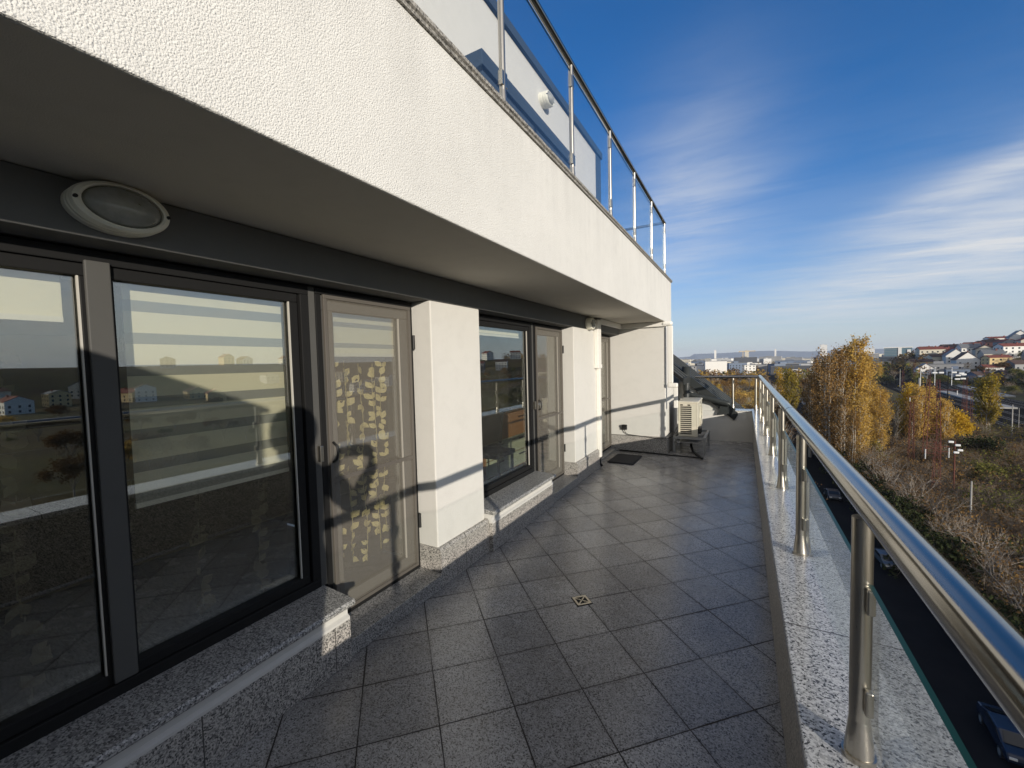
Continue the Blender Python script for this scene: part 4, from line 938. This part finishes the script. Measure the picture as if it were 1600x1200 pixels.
for k in range(26):
    y = 20+k*4.1+rnd.uniform(-1, 1); x = 16.9+.25*max(0, (y-95)/20)+rnd.uniform(-.5, 1.0)
    put('dshrub', 0, x, y, rnd.uniform(1.0, 1.45), 'green_bush', 'dark leafy bush in the hedge along the street below the terrace', 'bush', 'hedge bushes along the street')
for k in range(14):
    put('bare', k, 6.4+rnd.uniform(-.5, .4), 24+k*6.3+rnd.uniform(-1, 1), rnd.uniform(.5, .68), 'bare_tree', 'leafless street tree on the near pavement below the terrace', 'tree', 'street trees on the near pavement')
# ---- cars
def car(x, y, rz, col, label, name='parked_car', s=1):
    t = thing(name, (x, y, GZ+.03), label, 'car'); t.rotation_euler = (0, 0, rz)
    o0 = Vector((x, y, GZ+.03)); ORG[t] = Vector((0, 0, 0))
    paint = plain('car_paint_'+name, col, .25, spec=.6, var=.03)
    prof = [(-2.1, .35), (-2.15, .62), (-2.05, .86), (-1.35, .98), (-.75, 1.38), (.55, 1.42), (1.55, 1.05), (2.08, .98), (2.15, .6), (2.1, .32)]
    MB().prism([(a, b) for a, b in prof], 0, -.84, .84).build('body', paint, t, bevel=.09)
    gl = plain('dark_car_glass', (.02, .024, .028), .08)
    for s_ in (-1, 1): MB().prism([(-1.15, 1.0), (-.68, 1.32), (.48, 1.35), (1.25, 1.04)], 0, s_*.845, s_*.855).build('side_window', gl, t)
    MB().add([(-.70, -1.40, 1.02), (.70, -1.40, 1.02), (.62, -.82, 1.375), (-.62, -.82, 1.375)], [(0, 1, 2, 3)]).build('windscreen', gl, t)
    MB().add([(-.70, 1.60, 1.075), (.70, 1.60, 1.075), (.62, .62, 1.44), (-.62, .62, 1.44)], [(3, 2, 1, 0)]).build('rear_window', gl, t)
    for a in (-1.3, 1.32):
        for s_ in (-1, 1):
            w_ = MB().tube((s_*.70, a, .31), (s_*.88, a, .31), .31, n=18).build('wheel', M_black, t, auto=True); MB().tube((s_*.881, a, .31), (s_*.89, a, .31), .19, n=14).build('rim', M_galv, w_)
    for s_ in (-1, 1):
        MB().box(s_*.6-.16, s_*.6+.16, -2.16, -2.08, .62, .74).build('headlight', M_white, t); MB().box(s_*.62-.14, s_*.62+.14, 2.10, 2.17, .70, .86).build('tail_light', plain('red_lens', (.25, .02, .015), .3), t)
    return t
car(14.1, 60.1, R(4), (.12, .125, .13), 'silver car parked in the dark street in front of the nearest railing gap')
car(14.0, 35.0, R(-3), (.016, .025, .045), 'dark blue car parked in the street at the bottom right corner')
car(12.9, 85.0, R(2), (.06, .065, .07), 'dark grey car parked further up the street beside the poplars')

# ---- lattice masts, poles and lamps of the railway
M_rust = plain('rust_red_steel', (.12, .034, .022), .8, var=.3, vs=1)
M_ins = plain('white_insulator', (.72, .72, .70), .4)
def lattice(x, y, H, w, label, taper=.55, cell=1.1, arms=0, mat=M_rust):
    t = thing('lattice_mast', (x, y, GZ), label, 'mast'); mb = MB()
    n = max(4, int(H/(cell*max(1, w*.8)))); r = max(.028, w*.020)
    P = lambda k, c: Vector((x+(c in (1, 2) and 1 or -1)*w*.5*(1-(1-taper)*k/n), y+(1 if c > 1 else -1)*w*.5*(1-(1-taper)*k/n), GZ+H*k/n))
    for c in range(4): mb.tube(P(0, c), P(n, c), r*1.5, r*1.3, 4)
    for k in range(n):
        for c in range(4):
            e = (c+1) % 4; a, b = (c, e) if k % 2 else (e, c); mb.tube(P(k, a), P(k+1, b), r*.8, n=3); mb.tube(P(k, c), P(k, e), r*.7, n=3)
    mb.build('lattice', mat, t)
    for j in range(arms):
        zz = GZ+H*(.80+.16*j/max(1, arms)); s = 1 if j % 2 else -1
        a = MB(); a.tube((x, y, zz), (x+s*w*1.6, y, zz+.1), .05, n=5); ar = a.build('arm', mat, t)
        i_ = MB()
        for q in range(4): i_.tube((x+s*w*1.5, y, zz-.1-q*.2), (x+s*w*1.5, y, zz-.24-q*.2), .08, n=8)
        i_.build('insulator', M_ins, ar)
    return t
tw = lattice(33.1, 113.4, 18.5, 2.3, 'broad red lattice tower with white insulators rising from the scrub', .62, 1.0, 2)
lattice(29.6, 111.9, 14.0, .9, 'slender rust red lattice mast left of the broad tower', .5, 1.0)
lattice(26.6, 89.0, 9.7, .9, 'nearest dark lattice mast standing in the bushes', .6, 1.0, 4)
lattice(77, 306, 15, 1.0, 'brown lattice mast beside the first railway track', .6)
lattice(99, 345, 16, 1.1, 'brown lattice mast between the platforms', .6)
lattice(78, 235, 13, 1.3, 'reddish lattice mast near the olive poplar', .7)
lattice(66, 196, 11.5, 1.6, 'twin legged lattice mast just left of the olive poplar', .8)
lattice(112, 420, 17, 1.2, 'distant brown lattice mast before the wooded slope', .6)
def pole(x, y, H, r, mat, label, lamp=False, name='pole'):
    t = thing(name, (x, y, GZ), label, 'lamp post' if lamp else 'pole'); MB().tube((x, y, GZ), (x, y, GZ+H), r, r*.7, 8).build('shaft', mat, t)
    if lamp:
        MB().tube((x, y, GZ+H), (x-1.3, y, GZ+H+.25), .035, n=6).build('arm', M_galv, t); MB().box(x-1.7, x-1.25, y-.13, y+.13, GZ+H+.2, GZ+H+.30).build('lamp_head', M_galv, t, bevel=.05)
    return t
pole(64.5, 166, 9.0, .16, M_conc, 'pale concrete pole standing right against the olive poplar')
pole(85, 300, 12, .2, M_conc, 'pale post at the near end of the first platform')
pole(92.5, 338, 9, .75, M_conc, 'stout concrete pillar standing on the platform')
pole(110, 400, 14, .22, M_ins, 'white catenary post nearest the wooded slope', name='post')
pole(118, 402, 14, .22, M_ins, 'second white catenary post before the wooded slope', name='post')
pole(126, 400, 14, .22, M_ins, 'third white catenary post at the right end of its row', name='post')
pole(97, 392, 13, .2, M_conc, 'thin grey post left of the white catenary posts')
pole(60, 236, 9, .11, M_conc, 'grey lamp post behind the red lattice tower', True, 'lamp_post')
pole(108, 255, 11, .10, M_conc, 'lamp post on the dark slope right of the olive poplar', True, 'lamp_post')
pole(70.5, 178, 7, .08, M_conc, 'lamp post beside the railway at the right edge', True, 'lamp_post')
pole(25.4, 74, 7.2, .12, M_conc, 'short grey wooden pole in the scrub under the big poplars')
pole(60.5, 215, 7.5, .3, M_conc, 'squat pale post beside the dark track bed')
# floodlight cluster: white heads on a dark mast
fl = thing('floodlight_mast', (88.5, 285, GZ), 'dark floodlight mast carrying a cluster of white lamp heads', 'mast')
MB().tube((88.5, 285, GZ), (88.5, 285, GZ+14.5), .22, .16, 8).build('shaft', M_roof, fl)
for dx, dz in ((-5, 13.6), (-2.6, 13.6), (2.0, 13.7), (4.6, 13.2), (3.4, 12.2), (5.4, 12.6), (3.2, 10.4), (5.2, 10.6)):
    a = MB(); a.tube((88.5, 285, GZ+dz), (88.5+dx, 285, GZ+dz), .07, n=5); ar = a.build('arm', M_roof, fl)
    MB().box(88.5+dx-.95, 88.5+dx+.95, 284.5, 285.3, GZ+dz-.05, GZ+dz+.75).build('lamp_head', M_ins, ar, bevel=.2)
fl2 = thing('signal_mast', (30.2, 94, GZ), 'short mast with white signal heads in the scrub beside the dark mast', 'mast')
MB().tube((30.2, 94, GZ), (30.2, 94, GZ+9.2), .11, .09, 8).build('shaft', M_rust, fl2)
for dx, dz in ((.25, 8.4), (-.55, 8.9), (.55, 7.6), (.1, 7.2)): MB().box(30.2+dx-.33, 30.2+dx+.33, 93.6, 93.9, GZ+dz, GZ+dz+.34).build('signal_head', M_ins, fl2, bevel=.08)

# ---- buildings
W_cream = plain('cream_render', (.60, .55, .44), .9, var=.06); W_white = plain('white_render', (.76, .74, .69), .9, var=.04); W_pink = plain('pink_render', (.48, .22, .18), .9)
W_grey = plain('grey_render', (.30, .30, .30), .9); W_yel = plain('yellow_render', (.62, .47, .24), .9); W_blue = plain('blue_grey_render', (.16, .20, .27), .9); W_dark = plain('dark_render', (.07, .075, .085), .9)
R_red = plain('red_tiles', (.20, .055, .035), .85, var=.3, vs=2); R_brn = plain('brown_tiles', (.085, .05, .038), .85, var=.3, vs=2); R_gry = plain('grey_sheet_roof', (.16, .165, .17), .6)
W_win = plain('window_dark', (.03, .035, .042), .15)
def house(x, y, rz, w_, d_, h_, wall, roof, label, group=None, pitch=.55, wins=True, name='house', flat=False):
    z0 = gz(x, y)-1.5; t = thing(name, (x, y, z0), label, 'house' if name == 'house' else 'building', group); t.rotation_euler = (0, 0, rz); ORG[t] = Vector((0, 0, 0)); h_ += 1.5
    a, b = w_/2, d_/2; rh = b*pitch
    if flat:
        MB().box(-a, a, -b, b, 0, h_).build('wall', wall, t); MB().box(-a-.2, a+.2, -b-.2, b+.2, h_+.01, h_+.5).build('roof', roof, t)
        MB().box(-a*.4, a*.1, -b*.3, b*.4, h_+.51, h_+2.6).build('roof_hut', wall, t)
    else:
        MB().prism([(-b, 0), (b, 0), (b, h_), (0, h_+rh), (-b, h_)], 0, -a, a).build('wall', wall, t)
        r_ = MB()
        for s in (-1, 1):
            e = b+.5; r_.prism([(s*e, h_-.5*pitch+.06), (0, h_+rh+.06), (0, h_+rh+.34), (s*e, h_-.5*pitch+.34)], 0, -a-.4, a+.4)
        ro = r_.build('roof', roof, t); MB().box(a*.3, a*.3+.8, -b*.35, -b*.35+.8, h_+rh*.3, h_+rh+1.0).build('chimney', R_red, ro)
    if wins:
        nf = max(1, int((h_-1.5)/3.0)); nw = max(2, int(w_/3.6)); nd = max(2, int(d_/3.8))
        for f in range(nf):
            zz = 1.5+f*3.0+.9
            for k in range(nw):
                q = -a+(k+.5)*w_/nw; MB().box(q-.6, q+.6, -b-.06, -b+.05, zz, zz+1.5).build('window', W_win, t)
            for k in range(nd):
                q = -b+(k+.5)*d_/nd; MB().box(a-.05, a+.06, q-.55, q+.55, zz, zz+1.5).build('window', W_win, t); MB().box(-a-.06, -a+.05, q-.55, q+.55, zz, zz+1.5).build('window', W_win, t)
    return t
def at_b(bdeg, r): return r*math.sin(R(bdeg)), r*math.cos(R(bdeg))
HS = [  # bearing, distance, turn, w, d, h, wall, roof, label
 (16.0, 600, 0, 26, 16, 12, W_cream, R_red, 'cream house block with red roof at the left end of the hill top', .4),
 (15.3, 545, 2, 22, 13, 7, W_yel, R_brn, 'low yellowish house under the left end of the hill', .4),
 (17.6, 560, 84, 18, 17, 8, W_white, R_gry, 'white gabled house with wide grey roof on the hill', .9),
 (18.3, 530, 88, 17, 18, 9, W_white, R_brn, 'white house with steep brown roof below the wide grey one', .9),
 (18.5, 600, 6, 20, 14, 8, W_white, R_gry, 'long white roofed house behind the gabled pair', .7),
 (19.4, 575, 80, 20, 15, 8, W_cream, R_brn, 'cream house with dark roof in the middle of the hill', .6),
 (20.2, 520, 8, 18, 13, 11, W_yel, R_red, 'three storey ochre house with red roof in mid slope', .35),
 (19.9, 495, 4, 15, 12, 8, W_white, R_red, 'white house with red roof lowest on the slope', .4),
 (21.0, 560, 10, 22, 15, 11, W_white, R_red, 'white three storey house with red hipped roof on the right', .4),
 (21.4, 640, 82, 18, 18, 9, W_white, R_gry, 'bright white gabled house near the right edge', .9),
 (20.3, 680, 5, 26, 14, 12, W_white, R_red, 'white block on the crest of the hill', .3),
 (19.8, 640, 10, 16, 12, 8, W_pink, R_brn, 'pink house near the crest of the hill', .5),
 (17.3, 650, 10, 20, 14, 10, W_dark, R_brn, 'dark house with brown roof on the crest left of centre', .5),
 (18.9, 690, 10, 24, 14, 9, W_cream, R_brn, 'cream house with long brown roof on the crest', .4),
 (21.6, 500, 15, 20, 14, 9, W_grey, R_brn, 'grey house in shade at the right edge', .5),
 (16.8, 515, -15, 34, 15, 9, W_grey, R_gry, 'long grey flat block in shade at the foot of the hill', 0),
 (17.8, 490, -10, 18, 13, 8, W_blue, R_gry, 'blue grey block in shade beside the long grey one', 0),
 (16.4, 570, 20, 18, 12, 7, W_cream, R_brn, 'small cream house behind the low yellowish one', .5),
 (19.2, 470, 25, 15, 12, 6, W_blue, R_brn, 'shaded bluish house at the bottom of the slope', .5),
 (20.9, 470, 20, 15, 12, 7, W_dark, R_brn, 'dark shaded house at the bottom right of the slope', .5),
 (21.9, 590, 84, 18, 14, 9, W_cream, R_red, 'cream house with red roof cut by the right edge', .5),
 (17.0, 620, 15, 16, 12, 8, W_pink, R_red, 'small red brown house on the crest near the left end', .5),
]
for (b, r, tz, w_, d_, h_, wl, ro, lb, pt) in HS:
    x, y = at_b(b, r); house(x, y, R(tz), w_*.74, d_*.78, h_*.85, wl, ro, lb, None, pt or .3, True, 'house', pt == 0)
rr = random.Random(31)
taken = [at_b(h[0], h[1]) for h in HS]; n_ = 0
for _ in range(900):
    if n_ >= 34: break
    b = rr.uniform(15.6, 22.6); r = rr.uniform(500, 760); x, y = at_b(b, r)
    if any((x-a)**2+(y-c)**2 < 17**2 for a, c in taken): continue
    taken.append((x, y)); n_ += 1
    house(x, y, rr.choice((R(84), R(0), R(6), R(90)))+rr.uniform(-.2, .2), rr.uniform(10, 15), rr.uniform(9, 12), rr.uniform(5.5, 9.5), rr.choice([W_white, W_cream, W_white, W_grey, W_cream, W_pink]), rr.choice([R_red, R_brn, R_brn, R_gry, R_red]), 'small house packed among the others on the hill of houses', 'small houses on the hill', rr.uniform(.4, .8), True)
for k in range(90):
    b = rr.uniform(11.9, 23); r = rr.uniform(425, 690) if b > 15.5 else rr.uniform(430, 640); x, y = at_b(b, r)
    if any((x-a)**2+(y-c)**2 < 11**2 for a, c in taken): continue
    dk = b > 15.5 or rr.random() < .5
    put('dshrub' if dk else 'bare', k, x, y, rr.uniform(1.3, 2.2) if dk else rr.uniform(.9, 1.3), 'hill_tree', 'dark tree growing between the houses or on the wooded flank of the hill', 'tree', 'dark trees on the hill')
rr = random.Random(21)
for k in range(34):        # the rest of the hill, mirrored in the window panes
    b = 23+k*1.75+rr.uniform(-.5, .5); r = rr.uniform(330 if b > 45 else 480, 640); x, y = at_b(b, r)
    house(x, y, rr.uniform(-.6, .8), rr.uniform(11, 17), rr.uniform(9, 13), rr.uniform(6, 11), rr.choice([W_white, W_cream, W_white, W_yel, W_grey]), rr.choice([R_red, R_brn, R_gry, R_red]), 'house farther along the hill, mirrored in the window panes', 'houses farther along the hill', rr.uniform(.35, .7), True)
for k in range(130):
    b = rr.uniform(24, 84); r = 34+300*rr.random()**1.7; x, y = at_b(b, r)
    if not free(x, y, 5.5) or (x-76-.12*(y-200) > -14 and x-76 < 60 and y < 500 and y > 60): continue
    put(rr.choice(['round', 'bare', 'dshrub']), rr.choice([1, 2, 3, 3]), x, y, rr.uniform(.6, 1.0), 'mirrored_tree', 'autumn tree beyond the right edge, mirrored in the window panes', 'tree', 'trees mirrored in the window panes')
def block(x, y, rz, w_, d_, h_, wall, label, group=None, rows=True, name='city_block'):
    return house(x, y, rz, w_, d_, h_, wall, R_gry, label, group, .3, rows, name, True)
block(-31, 575, R(8), 24, 16, 20.5, W_white, 'big blank white building standing straight behind the end railing', rows=False)
block(5.2, 574, R(12), 12, 12, 15, W_white, 'white building with dark window bands right of the big blank one')
block(-58, 545, R(5), 16, 14, 15, W_grey, 'grey terraced building left of the big blank white one')
block(-50, 610, R(0), 14, 14, 17, W_dark, 'dark block behind the grey terraced building')
block(-8, 640, R(10), 22, 14, 17, W_blue, 'blue grey block between the two white buildings')
block(-68, 560, R(15), 12, 12, 13, W_cream, 'cream building peeping past the metal roof')
house(-16, 660, R(20), 20, 14, 12, W_blue, R_gry, 'grey gabled house left of the blue grey block', name='house')
def glass_tower():
    x, y = 306, 1244; t = thing('glass_tower', (x, y, GZ), 'pair of tall glass and white office slabs on the skyline left of the hill', 'tower'); t.rotation_euler = (0, 0, R(-10)); ORG[t] = Vector((0, 0, 0))
    mg = plain('blue_glass', (.10, .17, .21), .15)
    MB().box(-26, -3, -8, 8, 0, 39).build('glass_slab', mg, t); MB().box(-2.9, 3, -9, 9, 0, 40).build('white_core', W_white, t); MB().box(3.1, 20, -8, 8, 0, 38).build('glass_slab', mg, t)
    MB().box(-27, 21, -9.2, -8.2, 38.1, 40).build('cornice', W_white, t); MB().box(12, 18, -9.4, -8.1, 6, 34).build('white_panel', W_white, t)
    for k in range(9): MB().box(-26, -3, -8.25, -8.02, 4+k*3.8, 4.5+k*3.8).build('floor_band', W_grey, t)
    return t
glass_tower()
sk_bl = [(7.7, 2300, 24, 74, W_white, 'tall pale tower block on the skyline left of centre'), (10.0, 1500, 40, 33, W_blue, 'dark blue box shaped building on the skyline'), (11.0, 1350, 60, 26, W_grey, 'wide grey building on the skyline left of the poplars'), (.3, 2200, 16, 58, W_cream, 'slim tan tower on the skyline above the end railing'), (-3.1, 2000, 8, 60, W_white, 'thin white chimney like tower on the skyline'), (11.5, 1700, 26, 44, W_white, 'white slab on the skyline next to the wide grey building'), (3.2, 2600, 8, 66, W_white, 'needle thin pale tower on the skyline')]
for b, r, w_, h_, wl, lb in sk_bl:
    x, y = at_b(b, r); block(x, y, R(-b), w_, w_*.6, h_, wl, lb, None, False, 'tower_block')
for k in range(170):
    b = rr.uniform(-10, 13.6); r = 560*(6.5**rr.random()); x, y = at_b(b, r)
    if abs(x-street_x(min(y, 990))) < 16: continue
    w_ = rr.uniform(14, 55)*(1+r/4000); h_ = rr.uniform(6, 15)+(r > 1400)*rr.uniform(0, 14)
    block(x, y, rr.uniform(-.4, .4), w_, rr.uniform(12, 22), h_, rr.choice([W_white, W_white, W_cream, W_grey, W_blue, W_cream, W_dark]), 'low building in the distant city beyond the woods', 'buildings of the distant city', False)
cr = thing('tower_crane', (0, 0, 0), 'tower crane with long jib on the skyline above the end railing', 'crane'); cx_, cy_ = at_b(-.1, 1500); ORG[cr] = Vector((0, 0, 0)); cr.location = (cx_, cy_, GZ)
MB().box(-.9, .9, -.9, .9, 0, 44).build('mast', W_yel, cr); MB().box(-12, 34, -.8, .8, 44.1, 46).build('jib', W_yel, cr); MB().box(-12, -8, -1.5, 1.5, 41, 44.05).build('counterweight', W_grey, cr)
# lower storeys of our own building
MB().box(-13, .45, -14, 9.27, GZ-.5, -.305).build('lower_storeys', M_plaster, bld)

# ------------------------------------------------------------------ the air: one closed box of pale haze
def haze():
    m = bpy.data.materials.new('haze_air'); m.use_nodes = True; t = m.node_tree; t.nodes.clear()
    o = N(t, 'ShaderNodeOutputMaterial'); v = N(t, 'ShaderNodeVolumePrincipled'); v.inputs['Color'].default_value = (.80, .88, 1, 1); v.inputs['Density'].default_value = HAZE; v.inputs['Anisotropy'].default_value = 0
    t.links.new(v.outputs[0], o.inputs['Volume'])
    h = MB().box(-15000, 15000, -15000, 15000, -32, 260).build('haze', m); h['kind'] = 'stuff'; tag(h, 'thin pale blue autumn haze filling the air over the distant city', 'haze')
HAZE = 7e-5
haze()
